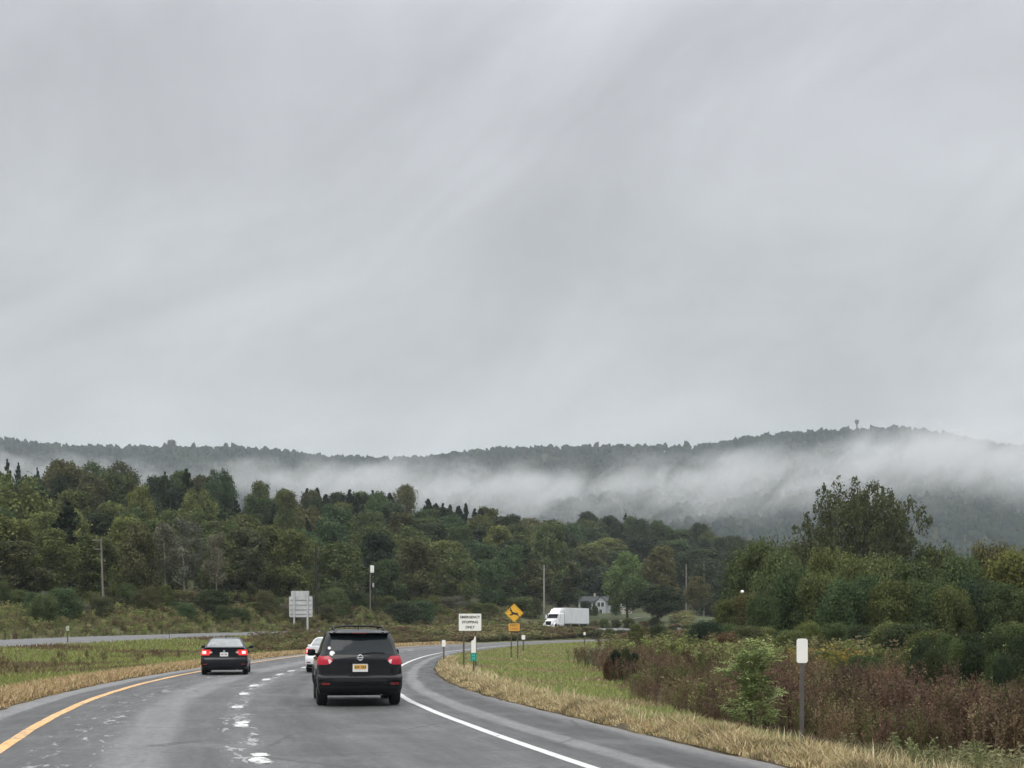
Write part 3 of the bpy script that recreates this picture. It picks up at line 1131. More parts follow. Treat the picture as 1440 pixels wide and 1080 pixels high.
# --- trees round the house and the drive
for key, nm, px, top, w, d, col, base, lab in [
    ("round", "broadleaf_tree", 882, 780, 68, 360, "fresh", 866, "rounded bright green tree behind the small tan shed"),
    ("oval", "broadleaf_tree", 930, 772, 62, 350, "brown", 866, "brown-green oval tree beside the rounded bright tree"),
    ("round", "broadleaf_tree", 925, 824, 74, 285, "dark", 868, "low dark bushy tree standing beside the driveway near the shed"),
    ("round", "broadleaf_tree", 980, 812, 44, 330, "brown", 858, "small brownish tree between two bare utility poles"),
    ("low", "bushy_tree", 823, 846, 20, 380, "dark", 866, "small dark bushy tree half hiding the white house's left end"),
    ("low", "bushy_tree", 836, 852, 13, 378, "green", 866, "lowest dark bush in front of the white house wall"),
    ("low", "bushy_tree", 866, 848, 16, 382, "green", 865, "small rounded bush between the white house and the tan shed"),
    ("wide", "broadleaf_tree", 838, 800, 90, 460, "dark", 850, "dark broad tree directly behind the white house roof"),
    ("oval", "broadleaf_tree", 800, 792, 60, 440, "green", 856, "green oval tree just behind the rear of the white truck"),
    ("round", "broadleaf_tree", 1000, 790, 70, 420, "dark", 866, "dark tree behind the small brownish tree"),
    ("oval", "broadleaf_tree", 955, 780, 60, 440, "dark", 866, "dark tree behind the taller bare utility pole"),
]:
    plant_px(key, nm, px, top, w, d, col, py_base=base, label=lab, group="trees round the house")

# --- bushy trees in a mass on the right
RIGHT = [(1072, 770, 90, 128, "olive"), (1095, 783, 70, 114, "olive"), (1132, 770, 84, 130, "olive"), (1165, 780, 74, 116, "olive"), (1202, 792, 76, 106, "olive"), (1240, 788, 84, 112, "olive"), (1284, 794, 76, 104, "olive"), (1318, 776, 74, 122, "olive"), (1350, 790, 72, 106, "green"), (1392, 772, 78, 116, "brown"), (1426, 782, 80, 106, "yellow"), (1468, 774, 88, 112, "olive"), (1520, 784, 100, 104, "olive"), (1580, 780, 110, 108, "olive"), (1118, 806, 64, 98, "green"), (1150, 812, 60, 96, "olive"), (1184, 820, 66, 93, "green"), (1222, 814, 60, 95, "green"), (1256, 822, 66, 92, "olive"), (1300, 822, 64, 92, "green"), (1336, 830, 60, 91, "olive"), (1374, 822, 70, 92, "dark"), (1412, 826, 60, 90, "green"), (1448, 828, 74, 88, "olive"), (1040, 800, 60, 150, "dark")]
for px, top, w, d, col in RIGHT:
    plant_px("low", "bushy_tree", px, top, w * 1.25, d, col, layer=0, side="right")

# --- the tall open-crowned tree standing over the bushy mass
def open_tree():
    """short trunk, fanning limbs, small upright tufts of leaves over a broad dome"""
    r = random.Random(78)
    m = MB()
    m.tube([(0, 0, -0.4), (0, 0, 1.0), (0.05, 0, 2.4)], [0.42, 0.34, 0.28], 10)
    blobs = []
    for k in range(240):
        a = 6.2832 * ((k * 0.7548777) % 1.0) + r.uniform(-.12, .12)
        el = math.asin(min(1, -0.15 + 1.15 * ((k * 0.5698403) % 1.0)))
        f = r.uniform(0.35, 1.0) ** 0.55 * (1 + r.uniform(-.09, .09))
        p = Vector((math.cos(a) * math.cos(el) * 6.3 * f, math.sin(a) * math.cos(el) * 6.3 * f, 4.2 + 6.4 * f * math.copysign(abs(math.sin(el)) ** 0.72, el)))
        rad = r.uniform(0.32, 0.66) * (1.2 if f < 0.75 else 0.95)
        blobs.append((tuple(p), rad))
        if k % 2 == 0:
            b = Vector((r.uniform(-.15, .15), r.uniform(-.15, .15), r.uniform(1.4, 2.4)))
            q = b.lerp(p, 0.5) + Vector((0, 0, -0.5))
            m.tube([b, q, p, p + (p - q).normalized() * rad * 0.9], [0.10, 0.055, 0.02, 0.008], 5)
        for e in range(3):          # loose sprigs standing out of the tuft
            d = Vector((p.x * .10 + r.gauss(0, .5), p.y * .10 + r.gauss(0, .5), r.uniform(0.3, 1.4))).normalized()
            blobs.append((tuple(p + d * (rad + .25)), r.uniform(.16, .30)))
    return m, crown_mesh("crown", blobs, 25000, 0.115, 5, 0.0, 1.15)


m_, cr_me = open_tree()
_d = 125.0
_zb = float(terrain(ray(1212) * _d, _d))
big = thing("open_crowned_tree", "tall open-crowned dark tree rising above the bushy mass against the low cloud", "tree", (ray(1212) * _d, _d, _zb), 0.6)
tk = m_.build("trunk", M_bark, big, True)
co = link("crown", cr_me, M_leaf, big)
co.color = (0.092, 0.106, 0.062, 1)
_zs = np.array([v.co[:] for v in cr_me.vertices])
_top, _w = _zs[:, 2].max(), _zs[:, 0].max() - _zs[:, 0].min()
big.scale = (200 / F * _d / _w,) * 2 + ((zat(669, _d) - _zb) / _top,)

# --- shrubs: along the foot of the slope, across the opposite carriageway, in the weeds
SHR = []
_r = random.Random(15)
px = -60
while px < 720:
    t_ = ray(px)
    d = float(d_front(t_)) - _r.uniform(2, 16)
    zg = float(terrain(t_ * d, d))
    w = _r.uniform(26, 46)
    SHR.append((px, None, w, d, _r.choice(["olive", "olive", "brown", "green", "olive", "grey"]), _r.uniform(1.8, 3.9), "foot"))
    px += _r.uniform(13, 26)
for px in (90, 62, 300, 470, 590, 566, 730, 745, 860):
    t_ = ray(px)
    SHR.append((px, None, _r.uniform(36, 60), float(d_front(t_)) - _r.uniform(10, 20), _r.choice(["green", "dark", "olive"]), _r.uniform(3, 4.6), "foot"))
for px, d, col, h in [(842, 252, "brown", 1.7), (857, 250, "olive", 2.0), (873, 256, "brown", 1.8), (836, 278, "brown", 1.7), (850, 284, "olive", 2.0), (866, 288, "brown", 1.9), (884, 290, "olive", 2.2), (905, 280, "russet", 1.8), (922, 290, "olive", 2.6), (944, 284, "brown", 2.4), (966, 290, "olive", 2.8), (988, 280, "olive", 2.9), (1010, 270, "green", 3.0)]:
    SHR.append((px, None, h * 1.5 * F / d, d, col, h, "far"))
_r2 = random.Random(44)
for k in range(46):
    px = 890 + 610 * (k + _r2.random()) / 46
    d = float(np.interp(px, [890, 1000, 1100, 1500], [150, 112, 84, 62])) * _r2.uniform(0.86, 1.12)
    h = _r2.uniform(1.1, 2.3)
    SHR.append((px, None, h * _r2.uniform(1.0, 1.5) * F / d, d, _r2.choice(["olive", "olive", "green", "yellow", "brown", "dark"]), h, "mid"))
for px, w, d, col, h in [(1024, 40, 80, "russet", 1.7), (1002, 34, 90, "russet", 1.5), (1040, 26, 76, "russet", 1.4), (866, 24, 54, "bluedark", 1.25), (880, 22, 52.5, "dark", 1.35), (893, 20, 53.5, "bluedark", 1.15), (902, 18, 54.5, "dark", 0.9), (855, 18, 53, "russet", 0.95), (1292, 44, 35, "dark", 1.3), (1318, 52, 34, "dark", 1.6), (1346, 48, 36, "green", 1.75), (1372, 54, 35, "dark", 1.7), (1398, 46, 33, "green", 1.5), (1424, 50, 31.5, "dark", 1.45), (1366, 60, 39, "dark", 1.95), (1300, 50, 38, "dark", 1.8), (1330, 50, 40, "green", 1.9), (1398, 56, 38, "dark", 1.9), (1432, 56, 37, "dark", 1.85), (1410, 40, 30, "dark", 1.5), (1455, 54, 31, "dark", 1.6), (1026, 60, 112, "olive", 4.0), (1052, 56, 111, "brown", 4.4), (1072, 60, 108, "green", 4.1), (1160, 60, 50, "olive", 1.3), (1215, 66, 47, "green", 1.2), (1255, 50, 44, "brown", 1.15)]:
    SHR.append((px, None, w, d, col, h, "weed"))
SHW = {"olive": "olive", "brown": "brownish", "green": "green", "dark": "dark green", "grey": "grey-green", "russet": "russet", "yellow": "yellow-green", "bluedark": "nearly black-green"}
for px, _a, w, d, col, h, where in SHR:
    plant("low", "shrub", ray(px) * d, d, h, w / F * d, col, cat="shrub", group={"foot": "shrubs along the foot of the wooded slope", "mid": "shrubs before the bushy trees", "weed": "dark shrubs among the brown weeds", "far": "shrubs along the opposite road past the truck"}[where], where=where, layer=-1)

# --- every tree and shrub gets a label of its own: look, layer on the slope, landmark it stands by
LAND = [(-60, "beyond the far left end"), (18, "at the far left end"), (70, "near the left-hand end"), (144, "near the crossarm pole"), (192, "just past the crossarm pole"), (245, "near the thin-leaved trees"), (318, "above the dark sedan"), (370, "left of the grey sign back"), (423, "above the grey sign back"), (470, "beside the blackened utility pole"), (523, "near the white transformer"), (590, "right of the white transformer"), (660, "above the white lettered sign"), (722, "above the yellow deer sign"), (766, "behind the truck cab"), (812, "above the white trailer"), (850, "above the white house"), (890, "above the tan shed"), (930, "left of the tall bare pole"), (972, "near the tall bare pole"), (1020, "at the right-hand end"), (1060, "by the yard lamp"), (1105, "left of the open-crowned tree"), (1165, "under the big tree's left"), (1212, "below the open-crowned tree"), (1265, "under the big tree's right"), (1320, "right of the open-crowned tree"), (1385, "behind the dark shrubs"), (1440, "at the right-hand edge"), (1540, "beyond the right-hand edge")]
LAYW = {-1: "", 0: "at the foot of the slope", 1: "low on the slope", 2: "a tier up the slope", 3: "halfway up the slope", 4: "high on the slope", 5: "just under the crest", 6: "on the crest"}


def landmark(px):
    return min(LAND, key=lambda l: abs(l[0] - px))[1]


cells = {}
for T_ in TREES:
    kind = {"broadleaf_tree": "tree", "pine_tree": "pine", "slender_tree": "slender tree", "bushy_tree": "bushy tree", "shrub": "shrub"}[T_["name"]]
    if T_["name"] == "shrub":
        lay = {"foot": "beyond the opposite road", "mid": "before the bushy trees", "far": "on the roadside past the truck", "weed": "among the brown weeds" if T_["y"] < 100 else "round the lamp pole"}[T_["where"]]
        cw = SHW[T_["col"]]
    else:
        lay = "in the nearer mass" if T_.get("side") else LAYW[T_["layer"]]
        cw = CWORD[T_["col"]]
    T_["parts"] = (cw, kind, lay, landmark(T_["px"]))
    cells.setdefault(T_["parts"], []).append(T_)
ORD = ["leftmost", "second", "third", "fourth", "fifth", "sixth", "seventh", "eighth"]
for key, L in cells.items():
    L.sort(key=lambda a: a["px"])
    cw, kind, lay, lm = key
    for k, T_ in enumerate(L):
        if len(L) == 1:
            pre = ""
        elif len(L) == 2:
            pre = ("left-hand ", "right-hand ")[k]
        else:
            pre = ORD[k] + (" from left, " if k else " ")
        T_["o"]["label"] = f"{pre}{cw} {kind} {lay}, {lm}"
        if not T_["o"].get("group"):
            T_["o"]["group"] = {"pine": "pines on the wooded slope", "bushy tree": "bushy trees in the nearer mass"}.get(kind, "broadleaf trees on the wooded slope")

# ------------------------------------------------------------------ GRASS AND WEEDS (uncountable)
t = NT("grass_blades")
M_grass = t.done(t.node("ShaderNodeMixShader", {0: 0.25, 1: t.node("ShaderNodeBsdfDiffuse", {"Color": t.attr("Col", "Color")}).outputs[0], 2: t.node("ShaderNodeBsdfTranslucent", {"Color": t.attr("Col", "Color")}).outputs[0]}).outputs[0])


def place_lat(o, y):
    sl_ = dxw(y)
    L = np.sqrt(1 + sl_ ** 2)
    return xw(y) + o / L, y - o * sl_ / L


def blades(x, y, h, wd, col, r, lean=0.45):
    n = len(x)
    z = terrain(x, y) - 0.02
    a = r.rand(n) * 2 * math.pi
    dx, dy = np.cos(a), np.sin(a)
    b = r.rand(n) * 2 * math.pi
    ln_ = lean * (0.3 + r.rand(n)) * h
    lx, ly = np.cos(b) * ln_, np.sin(b) * ln_
    P = np.stack([x, y, z], -1)
    S = np.stack([dx, dy, 0 * dx], -1) * wd[:, None]
    mid = P + np.stack([lx * 0.3, ly * 0.3, h * 0.58], -1)
    tip = P + np.stack([lx, ly, h * (1 - 0.12 * r.rand(n))], -1)
    v = np.stack([P - S, P + S, mid + S * 0.8, mid - S * 0.8, tip], 1).reshape(-1, 3)
    base = np.arange(n)[:, None] * 5
    f = np.concatenate([(base + np.array([0, 1, 2, 3])), (base + np.array([3, 2, 4]))], 1).ravel()
    tot = np.tile([4, 3], n)
    # base of a blade is a touch browner than its tip
    c = np.repeat(col[:, None, :], 5, 1)
    c[:, :2] *= np.array([0.8, 0.78, 0.72])
    return v, f, tot, c.reshape(-1, 3)


def fnoise(x, y, s, seed):
    r = np.random.RandomState(seed)
    out = 0
    for k in range(5):
        a, ph, fr = r.rand() * 6.28, r.rand() * 6.28, s * (1 + k * 0.7)
        out = out + np.sin((x * math.cos(a) + y * math.sin(a)) * fr + ph) / (1 + 0.4 * k)
    return np.clip(out / 4 + 0.5, 0, 1)


def sample_y(n, a, b, r):
    """more blades where they show larger: density ~ 1/y"""
    return a * (b / a) ** r.rand(n)


def mixcol(pal, w, r):
    k = r.choice(len(pal), len(w), p=None) if False else None
    return None


GREENS = 1.1 * np.array([[0.215, 0.265, 0.085], [0.255, 0.290, 0.110], [0.180, 0.225, 0.075], [0.290, 0.275, 0.125]])
STRAWS = np.array([[0.56, 0.47, 0.28], [0.48, 0.37, 0.22], [0.62, 0.54, 0.35], [0.32, 0.22, 0.13], [0.28, 0.26, 0.11]])
BROWNS = np.array([[0.16, 0.108, 0.078], [0.19, 0.122, 0.085], [0.125, 0.09, 0.063], [0.17, 0.135, 0.08]])
OLIVES = np.array([[0.160, 0.165, 0.075], [0.128, 0.140, 0.060], [0.20, 0.185, 0.092], [0.17, 0.14, 0.08]])


def pick(pal, n, r, p=None):
    return pal[r.choice(len(pal), n, p=p)] * (0.75 + 0.5 * r.rand(n))[:, None]


GV = []


def field(n, y0, y1, o0, o1, hfun, pal, seed, keepf=None, wk=0.00034, wmin=0.003, lean=0.45, p=None):
    r = np.random.RandomState(seed)
    y = sample_y(n, y0, y1, r)
    a = o0(y) if callable(o0) else o0
    b = o1(y) if callable(o1) else o1
    o = a + (b - a) * r.rand(n)
    x, yy = place_lat(o, y)
    k = (lato(x, yy) > 6.2)
    if keepf is not None:
        k &= keepf(x, yy, o, r)
    x, yy, o, y = x[k], yy[k], o[k], y[k]
    h = hfun(x, yy, o, r)
    wd = np.maximum(wmin, wk * yy) * (0.6 + 0.8 * r.rand(len(x)))
    col = pal(x, yy, o, r) if callable(pal) else pick(pal, len(x), r, p)
    GV.append(blades(x, yy, h, wd, col, r, lean))


def vr_pal(x, y, o, r):
    c = pick(STRAWS, len(x), r)
    g = r.rand(len(x)) < np.clip((o - wr(y) - 0.5) * 0.45, 0.03, 0.5) * (0.4 + fnoise(x, y, 0.9, 21))
    c[g] = pick(GREENS, int(g.sum()), r)
    b = fnoise(x, y, 2.2, 22) > 0.72
    c[b] *= 0.62
    return c


# straw verge on the right, thinning to green away from the road
field(105000, 13, 78, lambda y: wr(y) + 0.05 + 0.12, lambda y: wr(y) + np.interp(y, [13, 30, 60], [1.15, 1.1, 1.0]), lambda x, y, o, r: (0.07 + 0.24 * r.rand(len(x)) ** 1.6) * np.clip((o - wr(y)) / 0.6, 0.3, 1) * (0.35 + 1.1 * fnoise(x, y, 1.7, 4)), vr_pal, 31, keepf=lambda x, y, o, r: fnoise(x, y, 3.1, 81) * 0.7 + fnoise(x, y, 0.8, 82) * 0.5 + 0.35 * r.rand(len(x)) > 0.52, lean=0.9)
# seed heads standing above the straw
field(2600, 14, 60, lambda y: wr(y) + 0.5, lambda y: wr(y) + 1.9, lambda x, y, o, r: 0.2 + 0.32 * r.rand(len(x)) * fnoise(x, y, 1.1, 14), STRAWS[:3], 32, lean=0.4)
# mown island
ISL = lambda y: np.interp(y, [17, 23, 33, 50, 62, 175, 300], [3.9, 4.6, 6.6, 9.2, 10.2, 10.5, 9])


def isl_pal(x, y, o, r):
    c = pick(GREENS, len(x), r)
    k = (fnoise(x, y, 0.5, 8) + 0.25 * r.rand(len(x)) > 0.82) | (r.rand(len(x)) < 0.06)
    c[k] = pick(STRAWS, int(k.sum()), r) * 0.7
    return c


field(120000, 20, 240, lambda y: wr(y) + np.interp(y, [15, 30, 60, 100], [1.0, 1.0, 0.7, 0.1]), ISL, lambda x, y, o, r: 0.07 + 0.15 * r.rand(len(x)) ** 1.5, isl_pal, 33)
# low green weeds at the near right corner
field(2600, 14.5, 21, lambda y: wr(y) + 1.0, lambda y: wr(y) + 5.5, lambda x, y, o, r: 0.10 + 0.22 * r.rand(len(x)), np.array([[0.20, 0.23, 0.12], [0.26, 0.26, 0.15], [0.34, 0.28, 0.17]]), 34, wmin=0.006, lean=0.8)
# straw verge on the left
field(70000, 22, 175, lambda y: wleft(y) - 0.15, lambda y: wleft(y) - np.interp(y, [20, 60, 130], [1.7, 2.0, 2.6]), lambda x, y, o, r: (0.10 + 0.26 * r.rand(len(x)) ** 1.3) * np.clip((wleft(y) - o) / 0.5, 0.3, 1), STRAWS * np.array([0.95, 0.88, 0.85]), 35, keepf=lambda x, y, o, r: fnoise(x, y, 2.2, 83) * 0.7 + fnoise(x, y, 0.6, 84) * 0.5 + 0.35 * r.rand(len(x)) > 0.48, lean=0.8)


def med_pal(x, y, o, r):
    c = pick(GREENS * np.array([0.95, 0.92, 0.9]), len(x), r)
    nz = fnoise(x * 0.8, y * 0.75, 0.30, 12)
    k = nz + 0.10 * r.randn(len(x)) > 0.66
    c[k] = pick(BROWNS, int(k.sum()), r)
    k2 = r.rand(len(x)) < 0.12
    c[k2] = pick(OLIVES, int(k2.sum()), r)
    return c


field(170000, 24, 150, lambda y: wleft(y) - np.interp(y, [20, 60, 130], [1.3, 1.6, 2.2]), lambda y: wleft(y) - np.interp(y, [24, 60, 100, 150], [28, 38, 36, 30]), lambda x, y, o, r: 0.12 + 0.24 * r.rand(len(x)) ** 1.4, med_pal, 36)
v = np.concatenate([a[0] for a in GV])
off, fs, tots = 0, [], []
for a in GV:
    fs.append(a[1] + off)
    tots.append(a[2])
    off += len(a[0])
gr = link("roadside_grass", np_mesh("roadside_grass", v, np.concatenate(fs), np.concatenate(tots), {"Col": np.concatenate([a[3] for a in GV])}), M_grass)
tag(gr, "dry straw and green grass on the verges and the mown island", kind="stuff")


# tall weeds: stalks with side twigs and tufts of small leaves, copied into one mass
def weed_proto(seed, leafy, H=1.0):
    r = np.random.RandomState(seed)
    V, Fq, T = [], [], []

    def quad(p, d, s, tn):
        d = d / np.linalg.norm(d)
        b = np.cross(d, r.randn(3))
        b /= np.linalg.norm(b) + 1e-9
        i = len(V)
        V.extend([p - b * s * 0.35, p + d * s * 0.5 - b * s * 0.2, p + d * s, p + b * s * 0.35])
        Fq.append([i, i + 1, i + 2, i + 3])
        T.extend([tn] * 4)

    for st in range(3):
        x0, y0 = r.randn(2) * 0.10
        lean = r.randn(2) * 0.10
        hh = H * r.uniform(0.7, 1.0)
        tn = 0.3 + 0.4 * r.rand()
        for k in range(5):
            u0, u1 = k / 5, (k + 1) / 5
            a = np.array([x0 + lean[0] * u0, y0 + lean[1] * u0, hh * u0])
            b = np.array([x0 + lean[0] * u1, y0 + lean[1] * u1, hh * u1])
            i = len(V)
            s = np.array([0.006, 0.0, 0]) if k % 2 else np.array([0.004, 0.005, 0])
            V.extend([a - s, a + s, b + s, b - s])
            Fq.append([i, i + 1, i + 2, i + 3])
            T.extend([tn * 0.7] * 4)
        for k in range(20 if not leafy else 26):
            u = r.uniform(0.30 if not leafy else 0.1, 1.0)
            p = np.array([x0 + lean[0] * u, y0 + lean[1] * u, hh * u])
            a = r.rand() * 6.28
            d = np.array([math.cos(a) * 0.6, math.sin(a) * 0.6, 0.8 if not leafy else 0.35])
            L = hh * (0.07 + 0.17 * (1 - abs(u - 0.6)))
            for q in range(4):
                quad(p + d * L * (q + 0.4 * r.rand()) / 4, d + r.randn(3) * 0.5, (0.035 if not leafy else 0.06) * (0.6 + 0.8 * r.rand()), np.clip(tn + 0.2 * r.randn(), 0, 1))
    return np.array(V), np.array(Fq), np.array(T)


WP = [weed_proto(s_, False) for s_ in (1, 2, 3, 4)]
WL = [weed_proto(s_, True) for s_ in (5, 6, 7, 8)]


def weed_mass(name, label, jobs):
    VV, FF, CC = [], [], []
    off = 0
    for x, y, h, wsc, col, protos, r in jobs:
        z = terrain(x, y) - 0.03
        for k in range(len(x)):
            pv, pf, pt = protos[r.randint(len(protos))]
            a = r.rand() * 6.28
            c, s = math.cos(a), math.sin(a)
            w = wsc[k]
            q = np.empty_like(pv)
            q[:, 0] = (pv[:, 0] * c - pv[:, 1] * s) * w + x[k]
            q[:, 1] = (pv[:, 0] * s + pv[:, 1] * c) * w + y[k]
            q[:, 2] = pv[:, 2] * h[k] + z[k]
            VV.append(q)
            FF.append(pf + off)
            off += len(pv)
            CC.append(col[k][None] * (0.6 + 0.8 * pt)[:, None])
    o = link(name, np_mesh(name, np.concatenate(VV), np.concatenate(FF), 4, {"Col": np.concatenate(CC)}), M_grass)
    return tag(o, label, kind="stuff")


jobs = []


def weed_field(n, y0, y1, o0, o1, hf, pal, seed, protos, wk=1.0, keepf=None):
    r = np.random.RandomState(seed)
    y = sample_y(n, y0, y1, r)
    a = o0(y) if callable(o0) else o0
    b = o1(y) if callable(o1) else o1
    o = a + (b - a) * r.rand(n)
    x, yy = place_lat(o, y)
    k = np.abs(lato(x, yy)) > 6.3
    if keepf is not None:
        k &= keepf(x, yy)
    x, yy = x[k], yy[k]
    h = hf(x, yy, r)
    jobs.append((x, yy, h, h * wk * np.maximum(1.0, yy / 60) * (0.9 + 0.3 * r.rand(len(x))), (pal(x, yy, r) if callable(pal) else pick(pal, len(x), r)), protos, r))


OW = lambda y: np.interp(y, [17, 23, 33, 50, 62, 175, 300], [4.0, 4.2, 6.0, 8.4, 9.3, 9.6, 8.5])
RUST = np.array([[0.128, 0.080, 0.060], [0.150, 0.094, 0.068], [0.108, 0.076, 0.056], [0.135, 0.106, 0.066], [0.100, 0.070, 0.054]])


def REDB(x, y, r):
    c = pick(RUST, len(x), r)
    f = fnoise(x, y, 0.55, 71)
    k = f + 0.15 * r.randn(len(x)) > 0.66
    c[k] = pick(OLIVES * 0.75, int(k.sum()), r)
    k = fnoise(x, y, 0.8, 72) + 0.1 * r.randn(len(x)) < 0.28
    c[k] = pick(np.array([[0.16, 0.120, 0.08], [0.17, 0.125, 0.075]]), int(k.sum()), r)
    return c * (0.75 + 0.5 * fnoise(x, y, 1.4, 73))[:, None]


weed_field(2600, 18.5, 48, OW, lambda y: OW(y) + np.interp(y, [18, 30, 48], [7, 13, 22]), lambda x, y, r: (0.7 + 0.42 * r.rand(len(x))) * (0.6 + 0.7 * fnoise(x, y, 0.7, 3)) * np.interp(lat(x, y) - OW(y), [0, 1.2], [0.5, 1]) * np.where((np.abs(x - ray(1056) * y) < 0.9) & (y < 24.5), 0.3, 1.0), REDB, 51, WP)
weed_field(900, 48, 80, OW, lambda y: OW(y) + 14, lambda x, y, r: 0.8 + 0.5 * r.rand(len(x)), REDB, 52, WP)
weed_field(700, 19, 60, lambda y: OW(y) + 0.2, lambda y: OW(y) + 14, lambda x, y, r: (0.5 + 0.5 * r.rand(len(x))) * np.where((np.abs(x - ray(1056) * y) < 0.9) & (y < 24.5), 0.3, 1.0), OLIVES * 0.9, 53, WL)
weed_field(900, 46, 100, lambda y: OW(y) + 3, lambda y: OW(y) + 42, lambda x, y, r: 1.1 + 0.6 * r.rand(len(x)), np.concatenate([OLIVES, GREENS[:2] * 0.8]), 54, WL)
weed_field(36, 47, 53, 15.6, 17.6, lambda x, y, r: 1.2 + 0.3 * r.rand(len(x)), np.array([[0.30, 0.23, 0.06], [0.25, 0.20, 0.06], [0.2, 0.18, 0.06]]), 55, WL)      # a patch of goldenrod
weed_field(110, 14.3, 18.5, lambda y: wr(y) + 1.5, lambda y: wr(y) + 6, lambda x, y, r: 0.22 + 0.26 * r.rand(len(x)), np.array([[0.20, 0.22, 0.11], [0.25, 0.24, 0.14], [0.17, 0.18, 0.09]]), 56, WL, 1.3)
tag(weed_mass("brown_weeds", "tall red-brown and olive weeds beside the mown island", jobs), kind="stuff")
jobs = []
# brushy band in the median, thicker further on
weed_field(3600, 84, 250, lambda y: wleft(y) - np.interp(y, [84, 110, 200], [6, 3.0, 3]), lambda y: lat(xo(y) + 6.5, y), lambda x, y, r: (0.45 + 0.5 * r.rand(len(x))) * np.interp(y, [84, 110, 185, 225], [0.5, 0.95, 0.9, 0.8]), np.concatenate([OLIVES, BROWNS[:3], OLIVES]), 61, WL, 1.2, lambda x, y: x / y > -0.175 - 0.02 * np.sin(y))
weed_field(500, 150, 290, lambda y: wr(y) + 8, lambda y: wr(y) + 34, lambda x, y, r: 1.0 + 0.6 * r.rand(len(x)), np.concatenate([OLIVES, BROWNS]), 62, WL, 1.2)
weed_field(2600, 185, 330, lambda y: wleft(y) - 1.5, lambda y: lat(xo(y) + 6.8, y), lambda x, y, r: 0.65 + 0.5 * r.rand(len(x)), np.concatenate([BROWNS[:2], OLIVES, OLIVES, STRAWS[4:]]) * 1.1, 65, WL, 1.3)
# scattered taller plants in the near median
weed_field(120, 45, 95, lambda y: wleft(y) - 5, lambda y: wleft(y) - 28, lambda x, y, r: 0.4 + 0.5 * r.rand(len(x)), np.concatenate([OLIVES, BROWNS]), 63, WL)
# embankment beyond the opposite carriageway, up to the trees
r_ = np.random.RandomState(64)
n = 4600
px_ = -110 + 1080 * r_.rand(n)
t_ = ray(px_)
dd = d_road(t_) + 8.5 + (d_front(t_) - d_road(t_) - 6) * r_.rand(n) ** 0.8
hh = np.interp(dd - d_road(t_), [8, 14, 40], [0.45, 0.8, 1.4]) * (0.7 + 0.6 * r_.rand(n))
kk = (t_ < 0.005) | ((dd - d_road(t_) < 22) & (t_ < 0.12)) | (t_ > 0.12)
kk &= ~((np.abs(px_ - 795) < 45) & (dd - d_road(t_) < 12))
x_, dd, hh = (t_ * dd)[kk], dd[kk], hh[kk]
jobs.append((x_, dd, hh, hh * 1.5 * dd / 130, pick(np.concatenate([OLIVES * 1.15, OLIVES * 1.2, GREENS[:2] * 0.95, BROWNS[:1], GREENS[3:]]), len(x_), r_), WL, r_))
tag(weed_mass("undergrowth", "low brush in the median and on the bank below the trees", jobs), kind="stuff")


# --- pale green sapling with feathery compound leaves, beside the delineator
def sapling():
    d = 23.6
    x = ray(1056) * d
    z = float(terrain(x, d))
    o = thing("sapling", "young tree with pale feathery fronds rising from the brown weeds", "sapling", (x, d, z - 0.05))
    r = random.Random(9)
    rs = np.random.RandomState(9)
    H = zat(889, d) - z
    m = MB()
    stem = [(0, 0, -0.1), (0.02, 0, H * .35), (-0.01, 0.02, H * .65), (0.0, 0, H * 0.88)]
    m.tube(stem, [0.017, 0.014, 0.010, 0.005], 7)
    P, Fq, T = [], [], []
    bases = [(Vector((r.uniform(-.02, .02), r.uniform(-.02, .02), H * u)), None) for u in np.linspace(0.42, 0.90, 14)]
    for k in range(17):             # side branches, longest low down, each bearing a spray of fronds
        u = 0.07 + 0.66 * k / 16
        a = k * 2.4 + r.uniform(-.5, .5)
        b0 = Vector((0, 0, H * u))
        L = H * (0.34 - 0.20 * u) * r.uniform(0.7, 1.25)
        d = Vector((math.cos(a), math.sin(a), 0.55 + 0.6 * u)).normalized()
        e = b0 + d * L
        m.tube([b0, b0 + d * L * .5 + Vector((0, 0, .02)), e], [.008, .006, .004], 5)
        for q in range(6):
            bases.append((b0 + d * L * (0.25 + 0.75 * q / 5), d))
    for bp, bd in bases:
        for w_ in range(3):
            a = r.uniform(0, 6.283)
            dv = Vector((math.cos(a), math.sin(a), r.uniform(.1, 1.3)))
            if bd is not None:
                dv += bd * 0.9
            dv.normalize()
            L = r.uniform(0.17, 0.34) * (1.0 if bd is not None else 1.05)
            pts = [bp.copy()]
            p = bp.copy()
            for i in range(6):
                dv = (dv + Vector((r.gauss(0, .05), r.gauss(0, .05), -0.13))).normalized()
                p = p + dv * L / 6
                pts.append(p.copy())
            tn = r.uniform(0.1, 0.7) + (0.3 if r.random() < 0.25 else 0)
            for i in range(1, 7):
                axis_ = (pts[i] - pts[i - 1]).normalized()
                sd_ = axis_.cross(Vector((0, 0, 1))).normalized()
                for sg in (-1, 1):
                    c = pts[i]
                    dl = (sd_ * sg + axis_ * 0.6 + Vector((0, 0, r.uniform(-.6, .2)))).normalized()
                    w = axis_ * 0.018
                    ll = 0.085 * r.uniform(0.7, 1.2)
                    b = len(P)
                    P.extend([c, c + dl * ll * .45 + w, c + dl * ll, c + dl * ll * .45 - w])
                    Fq.append([b, b + 1, b + 2, b + 3])
                    T.extend([min(1, max(0, tn + r.uniform(-.15, .15)))] * 4)
    c = link("crown", np_mesh("crown", np.array([p[:] for p in P]), np.array(Fq), 4, {"tint": np.array(T)}), M_leaf, o)
    c.color = (0.215, 0.265, 0.125, 1)
    m.build("trunk", M_bark, o, True)


sapling()

